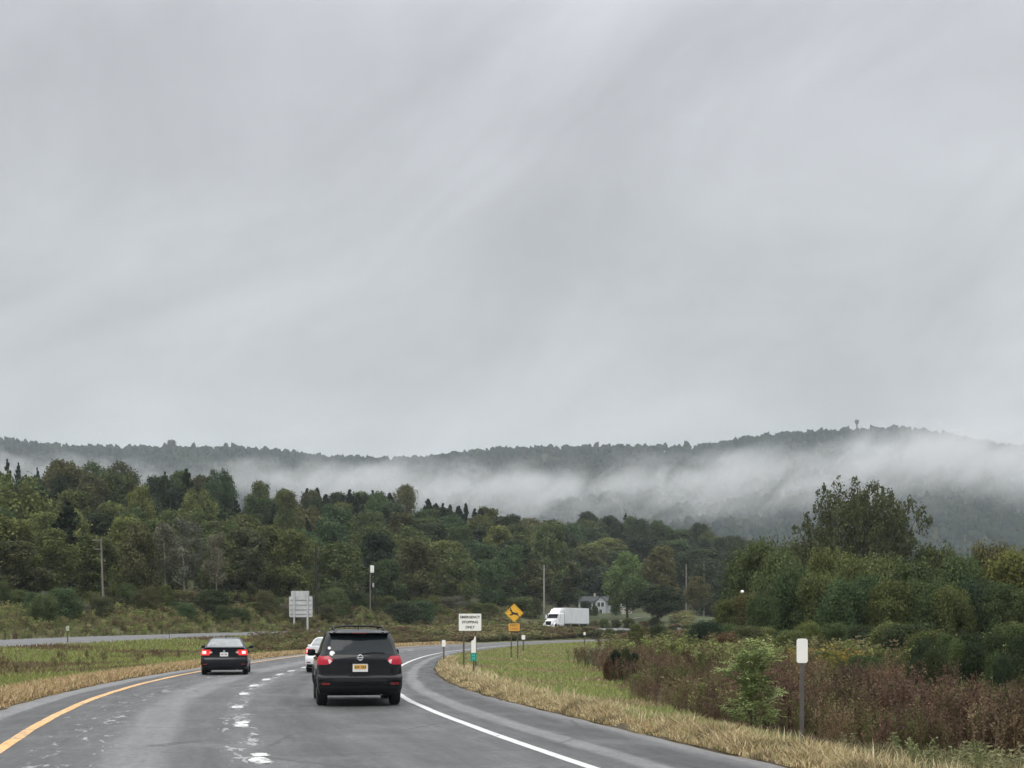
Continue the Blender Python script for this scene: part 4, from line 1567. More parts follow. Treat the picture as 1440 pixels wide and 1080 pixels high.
# ------------------------------------------------------------------ VEHICLES
def paint_mat(name, c, rough=0.08, metallic=0.0, dirt=0.03):
    t = NT(name)
    p = t.obj()
    n = t.noise(p, 3.0, 5, 0.65)
    z = t.node("ShaderNodeSeparateXYZ", {0: p}).outputs[2]
    low = t.rng(z, 0.25, 0.8, dirt, 0.0, "SMOOTHSTEP")      # road film sits on the lower panels
    f = t.math("MULTIPLY", low, t.rng(n, 0.25, 0.7))
    col = t.mix(f, c, (0.13, 0.125, 0.12))
    return t.principled(col, t.math("ADD", rough, t.math("MULTIPLY", f, 0.5)), None, metallic, 0.22, 0.2, **{"Coat Roughness": 0.05})


M_blackpaint = paint_mat("black_car_paint", (0.004, 0.005, 0.007))
M_greypaint = paint_mat("charcoal_car_paint", (0.007, 0.009, 0.012))
M_whitepaint = paint_mat("white_car_paint", (0.72, 0.73, 0.74))
M_glass = plain("dark_glass", (0.010, 0.015, 0.019), 0.06, 0.1, 4, spec=0.22)
M_paleglass = plain("rear_glass", (0.13, 0.15, 0.155), 0.05, 0.35, 3, spec=1.0)
M_plastic = plain("black_plastic", (0.008, 0.009, 0.010), 0.5, 0.2, 20, spec=0.25)
M_rubber = plain("tyre_rubber", (0.014, 0.014, 0.014), 0.85, 0.25, 25, bump=0.3)
M_rim = plain("alloy", (0.35, 0.36, 0.37), 0.35, 0.1, 9, metallic=0.9)
M_chrome = plain("chrome", (0.65, 0.67, 0.7), 0.15, 0.05, 9, metallic=0.6)
M_redlens = glow("red_lens", (0.36, 0.008, 0.026), 0.10)
M_redlit = glow("lit_brake_lens", (0.75, 0.04, 0.04), 0.40)
M_bulb = glow("brake_bulb", (1.0, 0.60, 0.56), 1.0)
M_whitelens = plain("clear_lens", (0.72, 0.52, 0.54), 0.15, 0.1, 9)
M_headlens = plain("headlamp_lens", (0.5, 0.52, 0.54), 0.12, 0.1, 9)
M_dullred = plain("red_reflector", (0.16, 0.012, 0.012), 0.3, 0.1, 9)
M_platew = plain("plate_white", (0.72, 0.72, 0.70), 0.5, 0.05, 9)
M_plategold = plain("plate_gold", (0.62, 0.36, 0.07), 0.5, 0.12, 9)
M_ink = plain("dark_ink", (0.03, 0.03, 0.05), 0.6, 0.1, 9)
M_silverint = plain("grey_interior", (0.10, 0.105, 0.11), 0.8, 0.2, 4)


class Shell:
    """car body as stacked horizontal slices: rows of (z, half width, rear y, front y)"""

    def __init__(s, rows, cr, cf, p=3.4):
        s.r = np.array(rows, float)
        s.cr, s.cf, s.p = cr, cf, p

    def at(s, z):
        return [float(np.interp(z, s.r[:, 0], s.r[:, k])) for k in (1, 2, 3)]

    def cap(s, t):
        return 1 - (1 - min(1, abs(t)) ** s.p) ** (1 / s.p)

    def rear(s, t, z, d=0.0):
        w, yr, yf = s.at(z)
        return (t * (w + d), yr - d + min(s.cr, (yf - yr) * .45) * s.cap(t), z)

    def front(s, t, z, d=0.0):
        w, yr, yf = s.at(z)
        return (t * (w + d), yf + d - min(s.cf, (yf - yr) * .45) * s.cap(t), z)

    def side(s, sg, y, z, d=0.0):
        return (sg * (s.at(z)[0] + d), y, z)

    def body(s):
        m = MB()
        ne, ns = 21, 12
        th = [math.sin(math.pi / 2 * (2 * i / (ne - 1) - 1)) for i in range(ne)]
        rings = []
        for z in s.r[:, 0]:
            w, yr, yf = s.at(z)
            ring = [s.rear(t, z) for t in th]
            a, b = ring[-1][1], s.front(1, z)[1]
            ring += [(w, a + (b - a) * i / ns, z) for i in range(1, ns)]
            ring += [s.front(-t, z) for t in th]
            ring += [(-w, b + (a - b) * i / ns, z) for i in range(1, ns)]
            rings.append(ring)
        n = len(rings[0])
        for r in rings:
            m.v += r
        for k in range(len(rings) - 1):
            for i in range(n):
                j = (i + 1) % n
                m.f.append((k * n + i, k * n + j, (k + 1) * n + j, (k + 1) * n + i))
        m.f.append(tuple(range(n - 1, -1, -1)))
        m.f.append(tuple((len(rings) - 1) * n + i for i in range(n)))
        return m


def patch(fn, u0, u1, v0, v1, nu=14, nv=8):
    """grid patch; u0,u1 may be functions of v"""
    m = MB()
    for j in range(nv + 1):
        v = v0 + (v1 - v0) * j / nv
        a = u0(v) if callable(u0) else u0
        b = u1(v) if callable(u1) else u1
        for i in range(nu + 1):
            m.v.append(fn(a + (b - a) * i / nu, v))
    w = nu + 1
    for j in range(nv):
        for i in range(nu):
            m.f.append((j * w + i, j * w + i + 1, (j + 1) * w + i + 1, (j + 1) * w + i))
    return m


def round_lim(v0, v1, lim0, lim1, r=0.06, k=0.07):
    """half width of a panel with rounded corners, linear from lim0 at v0 to lim1 at v1"""
    def f(v):
        e = min(v - v0, v1 - v) / r
        c = 0.0 if e >= 1 else k * (1 - math.sqrt(max(0.0, 1 - (1 - e) ** 2)))
        return lim0 + (lim1 - lim0) * (v - v0) / (v1 - v0) - c
    return f


def cut(body_mb, cutters):
    """body mesh with the wheel openings cut out"""
    b = body_mb.build("tmp_shell", None)
    tmp = [b]
    for cx, y, z, r, wd in cutters:
        m = MB().lathe_x([(-wd / 2, r), (wd / 2, r)], 36, cx, y, z)
        o = m.build("tmp_cut", None)
        tmp.append(o)
        md = b.modifiers.new("b", "BOOLEAN")
        md.operation = "DIFFERENCE"
        md.object = o
        md.solver = "EXACT"
    bpy.context.view_layer.update()
    dg = bpy.context.evaluated_depsgraph_get()
    me = bpy.data.meshes.new_from_object(b.evaluated_get(dg))
    for o in tmp:
        bpy.data.objects.remove(o, do_unlink=True)
    me.materials.clear()
    me.polygons.foreach_set("use_smooth", [True] * len(me.polygons))
    me.set_sharp_from_angle(angle=math.radians(32))
    return me


def wheel(parent, x, y, r, wd):
    sg = 1 if x > 0 else -1
    h = wd / 2
    o = thing("wheel", None, None, (x, y, r))
    o.parent = parent
    MB().lathe_x([(-h, r * .62), (-h, r * .86), (-h * .86, r * .965), (-h * .6, r), (h * .6, r), (h * .86, r * .965), (h, r * .86), (h, r * .62)], 36).build("tyre", M_rubber, o, True)
    m = MB().lathe_x([(-h * .9, r * .66), (h * .9, r * .66)], 28)
    m.lathe_x([(sg * h * .6 - .01, r * .13), (sg * h * .6 + .015, r * .11)], 14)
    for k in range(5):
        a = k * 2 * math.pi / 5
        m.box((sg * h * .93, math.cos(a) * r * .36, math.sin(a) * r * .36), (0.02, r * .56, r * .13), 0.006, Matrix.Rotation(a, 3, "X"))
    m.build("rim", M_rim, o)


def emblem_ring(parent, loc, r):
    m = MB()
    pts = [(r * math.cos(a), 0, r * math.sin(a)) for a in np.linspace(0, 2 * math.pi, 25)]
    m.tube(pts, r * 0.22, 6, False)
    m.box((0, 0, 0), (r * 2.5, 0.012, r * 0.55), 0.004)
    return m.build("emblem", M_chrome, parent, True, loc)


def sg_word(s):
    return -1 if s < 0 else 1


def suv(label, loc, rz):
    o = thing("parked_suv" if False else "suv", label, "car", loc, rz)
    S = Shell([(.25, .84, .22, 4.72), (.30, .92, .10, 4.86), (.42, .960, .015, 4.95), (.58, .975, .0, 5.0), (.66, .98, .01, 5.0), (.705, .978, .05, 4.99), (.73, .972, .095, 4.98), (.90, .968, .10, 4.93), (1.0, .962, .105, 4.82), (1.04, .957, .11, 4.6), (1.09, .945, .12, 3.95), (1.14, .925, .14, 3.62), (1.18, .905, .16, 3.5), (1.25, .87, .22, 3.38), (1.40, .835, .33, 3.08), (1.55, .785, .43, 2.74), (1.64, .745, .49, 2.5), (1.69, .715, .53, 2.3), (1.725, .67, .58, 2.12), (1.75, .58, .68, 1.95), (1.765, .44, .85, 1.75)], .34, .55)
    me = cut(S.body(), [(sx * 0.86, y, .38, .46, .42) for sx in (-1, 1) for y in (.98, 3.88)])
    me.name = "body"
    b = link("body", me, M_blackpaint, o)
    dw = link  # noqa
    # rear glass, its privacy band and what sticks to it
    rg = patch(lambda t, z: S.rear(t, z, .006), lambda z: -round_lim(1.19, 1.63, .90, .86)(z), round_lim(1.19, 1.63, .90, .86), 1.19, 1.63, 20, 12).build("rear_window", M_glass, o, True)
    for tx, z, r in ((-.80, 1.335, .036), (-.70, 1.215, .06)):
        p_ = Vector(S.rear(tx, z, .016))
        m = MB().lathe_x([(-.002, r), (.002, r)], 20)
        st = m.build("sticker", M_platew, rg)
        st.location = p_
        st.rotation_euler = (0, 0, math.radians(90))
        st.rotation_euler = Matrix(((0, 1, 0), (1, 0, 0), (0, 0, 1))).to_euler() if False else (0, math.radians(23), math.radians(90))
    wp = MB().tube([S.rear(.05, 1.205, .02), S.rear(.32, 1.235, .022), S.rear(.62, 1.225, .022)], .011, 6)
    wp.build("wiper", M_plastic, rg)
    # spoiler over the glass with the high stop lamp
    sp = MB()
    for i in range(13):
        tt = -1 + 2 * i / 12
        x = .70 * tt
        yb = .50 + .10 * abs(tt) ** 3
        sp.v += [(x, yb - .17, 1.665), (x, yb - .165, 1.685), (x, yb + .16, 1.752 - .07 * abs(tt) ** 4), (x, yb + .14, 1.69)]
    for i in range(12):
        for k in range(4):
            sp.f.append((i * 4 + k, i * 4 + (k + 1) % 4, (i + 1) * 4 + (k + 1) % 4, (i + 1) * 4 + k))
    sp.f += [(3, 2, 1, 0), (48, 49, 50, 51)]
    sp = sp.build("spoiler", M_blackpaint, o, True)
    MB().box((0, .325, 1.676), (.34, .012, .016), .003).build("stop_lamp", M_dullred, sp)
    # lamps: red boomerangs wrapping the corners, pale inner tips
    for sg in (-1, 1):
        inner = lambda z: .635 + .13 * abs((z - 1.055) / .10) ** 1.5
        L = patch(lambda t, z: S.rear(sg * t, z, .014), inner, lambda z: .995, .955, 1.155, 14, 8).build("tail_light", M_redlens, o, True)
        yb = S.rear(1, 1.05)[1]
        patch(lambda y, z: S.side(sg, y, z, .014), yb - .03, lambda z: yb + .22 - .5 * abs(z - 1.08), .97, 1.165, 6, 6).build("side_lens", M_redlens, L, True)
        patch(lambda t, z: S.rear(sg * t, z, .019), lambda z: .65 + .06 * abs((z - 1.03) / .06), lambda z: .735 + .4 * (z - 1.03), .975, 1.075, 6, 5).build("reverse_lens", M_whitelens, L, True)
        # bumper reflector and wheel arch flare
        patch(lambda t, z: S.rear(sg * t, z, .010), .70, .90, .50, .55, 6, 2).build("reflector", M_dullred, o, True)
        for y in (.98, 3.88):
            m = MB()
            pts = [(sg * (S.at(max(.3, .38 + .455 * math.sin(a)))[0] + .004), y + .455 * math.cos(a), .38 + .455 * math.sin(a)) for a in np.linspace(-.12, math.pi + .12, 21)]
            m.tube(pts, .026, 6)
            m.build("arch_flare", M_plastic, o, True)
            wheel(o, sg * .845, y, .378, .25)
        # side windows
        fr = lambda z: S.front(1, z)[1]
        for y0, y1 in ((.62, 1.05), (1.12, 2.05), (2.13, 3.2)):
            patch(lambda y, z: S.side(sg, y, z, .006), lambda z: max(y0, S.rear(1, z)[1] + .08), lambda z: min(y1, fr(z) - .10), 1.2, 1.60, 8, 6).build("side_window", M_glass, o, True)
        mm = MB().box((sg * 1.04, 3.18, 1.19), (.20, .13, .17), .05)
        mm.tube([(sg * .86, 3.2, 1.14), (sg * 1.0, 3.19, 1.16)], .03, 6)
        mm.build("mirror", M_blackpaint, o, True)
        # roof rail and its feet
        rl = MB().tube([(sg * .575, .74, 1.735), (sg * .575, .86, 1.80), (sg * .57, 1.6, 1.825), (sg * .55, 2.25, 1.80), (sg * .545, 2.36, 1.735)], .024, 8)
        rl.build("roof_rail", M_plastic, o, True)
        patch(lambda t, z: S.front(sg * t, z, .01), .55, .95, .78, .95, 8, 5).build("headlight", M_headlens, o, True)
        dh = MB().box((sg * .985, 1.6, 1.08), (.025, .20, .035), .01)
        dh.box((sg * .985, 2.7, 1.07), (.025, .20, .035), .01)
        dh.build("door_handle", M_blackpaint, o)
    MB().tube([(-.56, 1.0, 1.81), (-.3, 1.0, 1.84), (.3, 1.0, 1.84), (.56, 1.0, 1.81)], .022, 8).build("roof_crossbar", M_plastic, o, True)
    fin = MB().prism([(-.012, 0), (.012, 0), (.008, .11), (-.008, .11)], -.08, .09)
    fin.build("antenna_fin", M_blackpaint, o, False, (0, .98, 1.755))
    patch(lambda t, z: S.front(t, z, .008), lambda z: -.86, lambda z: .86, 1.2, 1.64, 16, 6).build("windshield", M_glass, o, True)
    # lower bumper in black plastic, skid strip, hitch, exhaust
    patch(lambda t, z: S.rear(t, z, .012), -.97, .97, .27, .47, 24, 6).build("lower_bumper", M_plastic, o, True)
    patch(lambda t, z: S.rear(t, z, .016), lambda z: -.62 + .8 * abs(z - .6), lambda z: .62 - .8 * abs(z - .6), .575, .655, 18, 3).build("bumper_trim", M_plastic, o, True)
    m = MB().box((0, .28, .30), (.16, .3, .09), .015).box((0, .6, .27), (1.1, .12, .06), .02)
    m.build("hitch", M_plastic, o)
    MB().tube([(.45, 1.2, .30), (.47, .35, .29), (.48, .17, .28)], .033, 10).build("exhaust_pipe", M_rim, o, True)
    # plate: gold with pale border and unreadable dark characters, garnish bar over it
    y = S.rear(0, .9, 0)[1]
    pl = MB().box((0, y - .012, .885), (.345, .012, .182), .006).build("licence_plate", M_platew, o)
    MB().box((0, y - .021, .905), (.275, .006, .098), .002).build("plate_field", M_plategold, pl)
    mm = MB()
    for k in range(7):
        if k != 3:
            mm.box((-.112 + k * .0375, y - .0262, .902), (.020, .003, .050), .001)
    mm.build("lettering", plain("plate_ink", (.10, .055, .02), .6), pl)
    MB().box((0, y - .02, 1.005), (.50, .035, .03), .01).build("tailgate_garnish", M_blackpaint, o)
    emblem_ring(o, (0, S.rear(0, 1.115)[1] - .02, 1.115), .060)
    return o


def sedan(label, loc, rz, pm, lit, glass):
    o = thing("sedan", label, "car", loc, rz)
    S = Shell([(.19, .78, .14, 4.42), (.24, .86, .05, 4.54), (.40, .895, .0, 4.62), (.55, .90, .0, 4.63), (.64, .90, .02, 4.61), (.68, .897, .055, 4.56), (.76, .893, .06, 4.42), (.86, .887, .06, 3.95), (.92, .876, .05, 3.5), (.97, .862, .03, 3.32), (1.01, .845, .03, 3.22), (1.035, .82, .08, 3.17), (1.05, .79, .36, 3.14), (1.08, .77, .60, 3.08), (1.20, .715, .86, 2.86), (1.33, .65, 1.16, 2.58), (1.40, .60, 1.36, 2.40), (1.435, .54, 1.52, 2.28), (1.455, .44, 1.66, 2.14)], .30, .55)
    me = cut(S.body(), [(sx * .80, y, .325, .385, .40) for sx in (-1, 1) for y in (.92, 3.66)])
    me.name = "body"
    link("body", me, pm, o)
    patch(lambda t, z: S.rear(t, z, .008), lambda z: -round_lim(1.09, 1.405, .92, .88, .05)(z), round_lim(1.09, 1.405, .92, .88, .05), 1.09, 1.405, 18, 10).build("rear_window", glass, o, True)
    patch(lambda t, z: S.front(t, z, .008), -.88, .88, 1.05, 1.40, 14, 6).build("windshield", M_glass, o, True)
    for sg in (-1, 1):
        L = patch(lambda t, z: S.rear(sg * t, z, .012), lambda z: .52 + .9 * abs(z - .89), lambda z: .995, .765, .985, 14, 8).build("tail_light", M_redlit if lit else M_redlens, o, True)
        yb = S.rear(1, .9)[1]
        patch(lambda y, z: S.side(sg, y, z, .012), yb - .03, lambda z: yb + .26 - .6 * abs(z - .92), .80, .985, 6, 6).build("side_lens", M_redlens, L, True)
        if lit:
            p_ = S.rear(sg * .83, .875, .02)
            MB().box((p_[0], p_[1], p_[2]), (.15, .03, .11), .03, Matrix.Rotation(sg * .35, 3, "Z")).build("bulb", M_bulb, L, True)
        patch(lambda t, z: S.rear(sg * t, z, .017), .50, .62, .85, .91, 5, 4).build("reverse_lens", M_whitelens, L, True)
        for y in (.92, 3.66):
            wheel(o, sg * .79, y, .325, .22)
        for y0, y1 in ((1.0, 1.85), (1.93, 3.0)):
            patch(lambda y, z: S.side(sg, y, z, .006), lambda z: max(y0, S.rear(1, z)[1] + .06), lambda z: min(y1, S.front(1, z)[1] - .08), 1.06, 1.38, 8, 6).build("side_window", M_glass, o, True)
        mm = MB().box((sg * .965, 2.95, 1.06), (.17, .11, .13), .04)
        mm.tube([(sg * .82, 2.97, 1.02), (sg * .93, 2.96, 1.04)], .025, 6)
        mm.build("mirror", pm, o, True)
        dh = MB().box((sg * .892, 1.55, .90), (.03, .18, .03), .01).box((sg * .896, 2.5, .88), (.03, .18, .03), .01)
        dh.build("door_handle", pm, o)
        patch(lambda t, z: S.front(sg * t, z, .01), .5, .95, .64, .76, 8, 4).build("headlight", M_headlens, o, True)
        patch(lambda t, z: S.rear(sg * t, z, .010), .72, .90, .40, .44, 5, 2).build("reflector", M_dullred, o, True)
    patch(lambda t, z: S.rear(t, z, .010), -.93, .93, .21, .34, 22, 5).build("lower_bumper", M_plastic, o, True)
    # boot lid lip, fin, plate, badge
    m = MB()
    for i in range(15):
        tt = -1 + 2 * i / 14
        x, y, z = S.rear(tt * .93, 1.03, 0)
        m.v += [(x, y - .015, z - .01), (x, y - .035, z + .035), (x, y + .14, z + .03), (x, y + .12, z - .01)]
    for i in range(14):
        for k in range(4):
            m.f.append((i * 4 + k, i * 4 + (k + 1) % 4, (i + 1) * 4 + (k + 1) % 4, (i + 1) * 4 + k))
    m.f += [(3, 2, 1, 0), (56, 57, 58, 59)]
    m.build("boot_spoiler", pm, o, True)
    MB().prism([(-.01, 0), (.01, 0), (.006, .075), (-.006, .075)], -.07, .08).build("antenna_fin", pm, o, False, (0, 1.62, 1.445))
    y = S.rear(0, .8)[1]
    pl = MB().box((0, y - .012, .80), (.31, .012, .155), .006).build("licence_plate", M_platew, o)
    mm = MB()
    for k in range(7):
        if k != 3:
            mm.box((-.10 + k * .033, y - .0195, .80), (.018, .003, .05), .001)
    mm.build("lettering", M_ink, pl)
    e = MB().prism([(-.05, -.035), (.05, -.035), (.028, .005), (.0, .045), (-.028, .005)], -.008, .008)
    e.build("emblem", M_chrome, o, False, (0, S.rear(0, .935)[1] - .01, .935))
    MB().tube([(.5, .7, .22), (.5, .10, .21)], .03, 10).build("exhaust_pipe", M_rim, o, True)
    return o


def head(slope):
    """rotation about z for a car driving along a lane of plan slope dx/dy"""
    return -math.atan(slope)


_d = 30.7
suv("black SUV with roof rails and a gold plate driving ahead in the slower lane", (ray(507) * _d, _d, 0.004), head(float(dxw(33)) * 0.95))
_d = 52.4
sedan("dark sedan with glowing brake lights in the lane beside the yellow line", (ray(315) * _d, _d, 0.004), head(-0.165), M_greypaint, True, M_paleglass)
_d = 55.5
sedan("white sedan mostly hidden in front of the black SUV", (ray(459) * _d, _d, 0.004), head(float(dxw(57))), M_whitepaint, True, M_paleglass)

# ------------------------------------------------------------------ TRUCK
M_trwhite = plain("truck_white", (0.78, 0.79, 0.80), 0.45, 0.05, 1.2)
M_trpanel = None
t = NT("trailer_panels")
p = t.obj()
sp_ = t.node("ShaderNodeSeparateXYZ", {0: p})
rib = t.math("PINGPONG", t.math("MULTIPLY", sp_.outputs[1], 1.0), 0.3)
nz = t.noise(p, 0.6, 5, 0.6)
M_trpanel = t.principled(t.mix(t.rng(nz, .35, .7), (0.62, 0.64, 0.66), (0.72, 0.735, 0.75)), 0.5, t.bump(rib, 0.4, 0.02))


def semi():
    y0 = 264.0
    sl_ = float(dxo(258))
    L = math.hypot(sl_, 1)
    hx_, hy_ = -sl_ / L, -1 / L
    px_rear = 820
    x0 = ray(px_rear) * y0
    o = thing("semi_truck", "white tractor trailer coming the other way below the white house", "truck", (x0, y0, float(zo(y0)) - BANK * float(lato(x0, y0))), math.atan2(-hx_, hy_))
    tr = MB().box((0, 4.85, 2.62), (2.6, 9.7, 2.95), .05).build("trailer", M_trpanel, o)
    MB().box((0, 4.85, 1.10), (2.62, 9.72, .12), .02).build("side_rail", M_rim, tr)
    MB().box((0, -.02, .62), (2.4, .1, .12), .02).box((-.6, .0, .9), (.1, .1, .55)).box((.6, .0, .9), (.1, .1, .55)).build("rear_guard", M_plastic, tr)
    MB().box((-1.0, 7.4, .65), (.12, .12, 1.0)).box((1.0, 7.4, .65), (.12, .12, 1.0)).build("landing_gear", M_plastic, tr)
    cab = MB()
    cab.prism([(-1.2, .95), (1.2, .95), (1.2, 2.9), (1.1, 3.05), (-1.1, 3.05), (-1.2, 2.9)], 10.0, 11.9)
    # windscreen block
    cab.add([(-1.2, 11.9, .95), (1.2, 11.9, .95), (1.2, 12.35, .95), (-1.2, 12.35, .95), (-1.2, 11.9, 2.95), (1.2, 11.9, 2.95), (1.05, 12.0, 2.95), (-1.05, 12.0, 2.95), (-1.15, 12.35, 2.0), (1.15, 12.35, 2.0)], [(0, 1, 5, 4), (3, 8, 9, 2), (8, 7, 6, 9), (7, 4, 5, 6), (0, 4, 7, 8, 3), (1, 2, 9, 6, 5), (0, 3, 2, 1)])
    cab = cab.build("cab", M_trwhite, o)
    MB().add([(-1.15, 10.0, 3.05), (1.15, 10.0, 3.05), (1.0, 11.8, 3.05), (-1.0, 11.8, 3.05), (-1.15, 10.0, 3.95), (1.15, 10.0, 3.95), (1.0, 10.9, 3.85), (-1.0, 10.9, 3.85), (-.95, 11.8, 3.12), (.95, 11.8, 3.12)], [(0, 1, 5, 4), (4, 5, 6, 7), (7, 6, 9, 8), (8, 9, 2, 3), (0, 4, 7, 8, 3), (1, 2, 9, 6, 5), (0, 3, 2, 1)]).build("roof_fairing", M_trwhite, o)
    MB().add([(-1.06, 12.385, 2.12), (1.06, 12.385, 2.12), (.98, 12.055, 2.86), (-.98, 12.055, 2.86)], [(0, 1, 2, 3)]).build("windshield", M_glass, cab)
    MB().box((-.0, 12.22, 2.93), (2.2, .45, .05), .02, Matrix.Rotation(-.15, 3, "X")).build("sun_visor", M_trwhite, cab)
    for sg in (-1, 1):
        MB().box((sg * 1.21, 11.8, 2.45), (.03, .75, .65), .01).build("side_window", M_glass, cab)
        MB().box((sg * 1.45, 12.2, 2.4), (.22, .12, .75), .03).build("mirror", M_trwhite, cab)
    hd = MB().add([(-.98, 12.35, .95), (.98, 12.35, .95), (.8, 14.0, .9), (-.8, 14.0, .9), (-1.0, 12.35, 2.0), (1.0, 12.35, 2.0), (.74, 13.85, 1.62), (-.74, 13.85, 1.62)], [(3, 2, 1, 0), (4, 5, 6, 7), (0, 1, 5, 4), (2, 3, 7, 6), (1, 2, 6, 5), (3, 0, 4, 7)]).build("hood", M_trwhite, o)
    MB().box((0, 13.99, 1.22), (1.15, .06, .62), .04).build("grille", M_plastic, hd)
    bp = MB().box((0, 14.05, .58), (2.35, .32, .42), .08).build("front_bumper", M_trwhite, o)
    MB().box((0, 14.22, .55), (1.1, .02, .16), .01).build("bumper_vent", M_plastic, bp)
    for sg in (-1, 1):
        m = MB()
        for k in range(9):
            a = math.pi * (.02 + .96 * k / 8)
            m.box((sg * 1.05, 13.2 + .66 * math.cos(a), .52 + .66 * math.sin(a)), (.36, .30, .06), .02, Matrix.Rotation(a - math.pi / 2, 3, "X"))
        m.build("fender", M_trwhite, o)
        MB().box((sg * .93, 13.92, 1.02), (.34, .2, .22), .05).build("headlight", M_headlens, o)
        MB().box((sg * 1.1, 11.0, .72), (.3, 1.7, .5), .06).build("side_tank", M_chrome, o)
        wheel(o, sg * 1.03, 13.2, .5, .3)
        for y in (8.3, 9.5, .9, 2.1):
            wheel(o, sg * .98, y, .5, .55)
    MB().box((0, 10.5, .85), (.9, 6.8, .25), .03).build("chassis", M_plastic, o)
    MB().tube([(1.0, 9.9, .9), (1.0, 9.9, 3.7)], .08, 8).build("exhaust_stack", M_chrome, o)


semi()

# ------------------------------------------------------------------ SIGNS, POSTS
M_steelpost = plain("weathered_post", (0.085, 0.075, 0.06), 0.8, 0.3, 5)
M_galv = plain("galvanised", (0.42, 0.43, 0.43), 0.55, 0.15, 3)
M_signwhite = plain("sign_white", (0.80, 0.80, 0.76), 0.5, 0.04, 4)
M_signyellow = plain("sign_yellow", (0.74, 0.40, 0.035), 0.5, 0.08, 5)
M_signorange = plain("sign_faded_amber", (0.66, 0.33, 0.05), 0.55, 0.12, 7)
M_black = plain("sign_black", (0.02, 0.02, 0.02), 0.6, 0.1, 5)
M_green = plain("sign_green", (0.01, 0.26, 0.20), 0.5, 0.12, 9)
M_mint = plain("marker_mint", (0.50, 0.68, 0.58), 0.5, 0.06, 9)


def text(s, size, loc, mat, parent, bold=0.0):
    cu = bpy.data.curves.new("lettering", "FONT")
    cu.body = s
    cu.size = size
    cu.align_x = "CENTER"
    cu.align_y = "CENTER"
    cu.extrude = 0.002
    cu.offset = bold
    tmp = bpy.data.objects.new("tmp_text", cu)
    COL.objects.link(tmp)
    bpy.context.view_layer.update()
    me = bpy.data.meshes.new_from_object(tmp.evaluated_get(bpy.context.evaluated_depsgraph_get()))
    bpy.data.objects.remove(tmp, do_unlink=True)
    me.materials.clear()
    o = link("lettering", me, mat, parent, loc)
    o.rotation_euler = (math.radians(90), 0, 0)
    return o


def rounded(w, h, r, n=5):
    pts = []
    for cx, cy, a0 in ((w / 2 - r, h / 2 - r, 0), (-w / 2 + r, h / 2 - r, 90), (-w / 2 + r, -h / 2 + r, 180), (w / 2 - r, -h / 2 + r, 270)):
        for k in range(n + 1):
            a = math.radians(a0 + 90 * k / n)
            pts.append((cx + r * math.cos(a), cy + r * math.sin(a)))
    return pts


def at_px(px, d):
    x = ray(px) * d
    return x, d, float(terrain(x, d))


# white lettered sign
x, y, z = at_px(661, 58)
o = thing("road_sign", "white sign on two dark posts lettered for emergency stopping only", "road sign", (x, y, z), math.radians(3))
zc = zat(875, 58) - z
hh, ww = 24 / F * 58, 31.5 / F * 58
pl = MB().prism([(a, b + zc) for a, b in rounded(ww, hh, .04)], -.012, 0).build("sign_plate", M_signwhite, o)
for k, s in enumerate(("EMERGENCY", "STOPPING", "ONLY")):
    text(s, .148, (0, -.016, zc + .215 - k * .215), M_black, pl, 0.004)
for px in (-.27, .24):
    MB().box((px, .035, (zc + hh / 2 - .05) / 2 - .15), (.075, .06, zc + hh / 2 + .2), .01).build("post", M_steelpost, o)

# deer warning sign with plate below
d = 90.0
x, y, z = at_px(723, d)
o = thing("deer_sign", "yellow diamond warning sign with a leaping deer above a small amber plate", "road sign", (x, y, z), math.radians(2))
zc = zat(862, d) - z
R_ = 13.2 / F * d
pl = MB().prism([(R_ * .97 * a + .0, R_ * .97 * b + zc) for a, b in ((1, .04), (.96, .0), (1, -.04), (.04, -1), (-.04, -1), (-1, -.04), (-1, .04), (-.04, 1), (.04, 1)) if (a, b) != (.96, .0)], -.012, 0).build("sign_plate", M_signyellow, o)
# narrow black border inset
bd = MB()
for a in range(4):
    p0 = (math.cos(a * math.pi / 2) * R_ * .90, math.sin(a * math.pi / 2) * R_ * .90 + zc)
    p1 = (math.cos((a + 1) * math.pi / 2) * R_ * .90, math.sin((a + 1) * math.pi / 2) * R_ * .90 + zc)
    bd.tube([(p0[0], -.014, p0[1]), (p1[0], -.014, p1[1])], .007, 4)
bd.build("border", M_black, pl)
deer = [(-.27, .13), (-.22, .19), (-.245, .25), (-.275, .31), (-.225, .27), (-.20, .33), (-.185, .25), (-.165, .20), (-.13, .16), (-.10, .08), (.0, .03), (.10, .015), (.18, .0), (.22, .03), (.235, -.01), (.22, -.06), (.27, -.13), (.315, -.22), (.34, -.30), (.305, -.30), (.275, -.22), (.22, -.16), (.15, -.12), (.06, -.10), (-.03, -.095), (-.09, -.08), (-.17, -.10), (-.235, -.065), (-.27, -.115), (-.245, -.15), (-.16, -.145), (-.09, -.125), (-.15, -.06), (-.17, .02), (-.185, .10), (-.23, .10)]
MB().prism([(a * 1.12 * R_ / .62, b * 1.12 * R_ / .62 + zc) for a, b in deer], -.016, -.0125).build("deer_symbol", M_black, pl)
zp = zat(882, d) - z
p2 = MB().prism([(a, b + zp) for a, b in rounded(.74, .50, .04)], -.012, 0).build("distance_plate", M_signorange, o)
text("NEXT", .20, (0, -.016, zp + .12), M_black, p2)
text("3 MILES", .17, (0, -.016, zp - .11), plain("faded_ink", (.25, .08, .03), .6), p2)
for px, top in ((-.19, zc - .2), (.24, zc - .2)):
    MB().box((px, .04, top / 2 - .15), (.08, .06, top + .3), .01).build("post", M_steelpost, o)


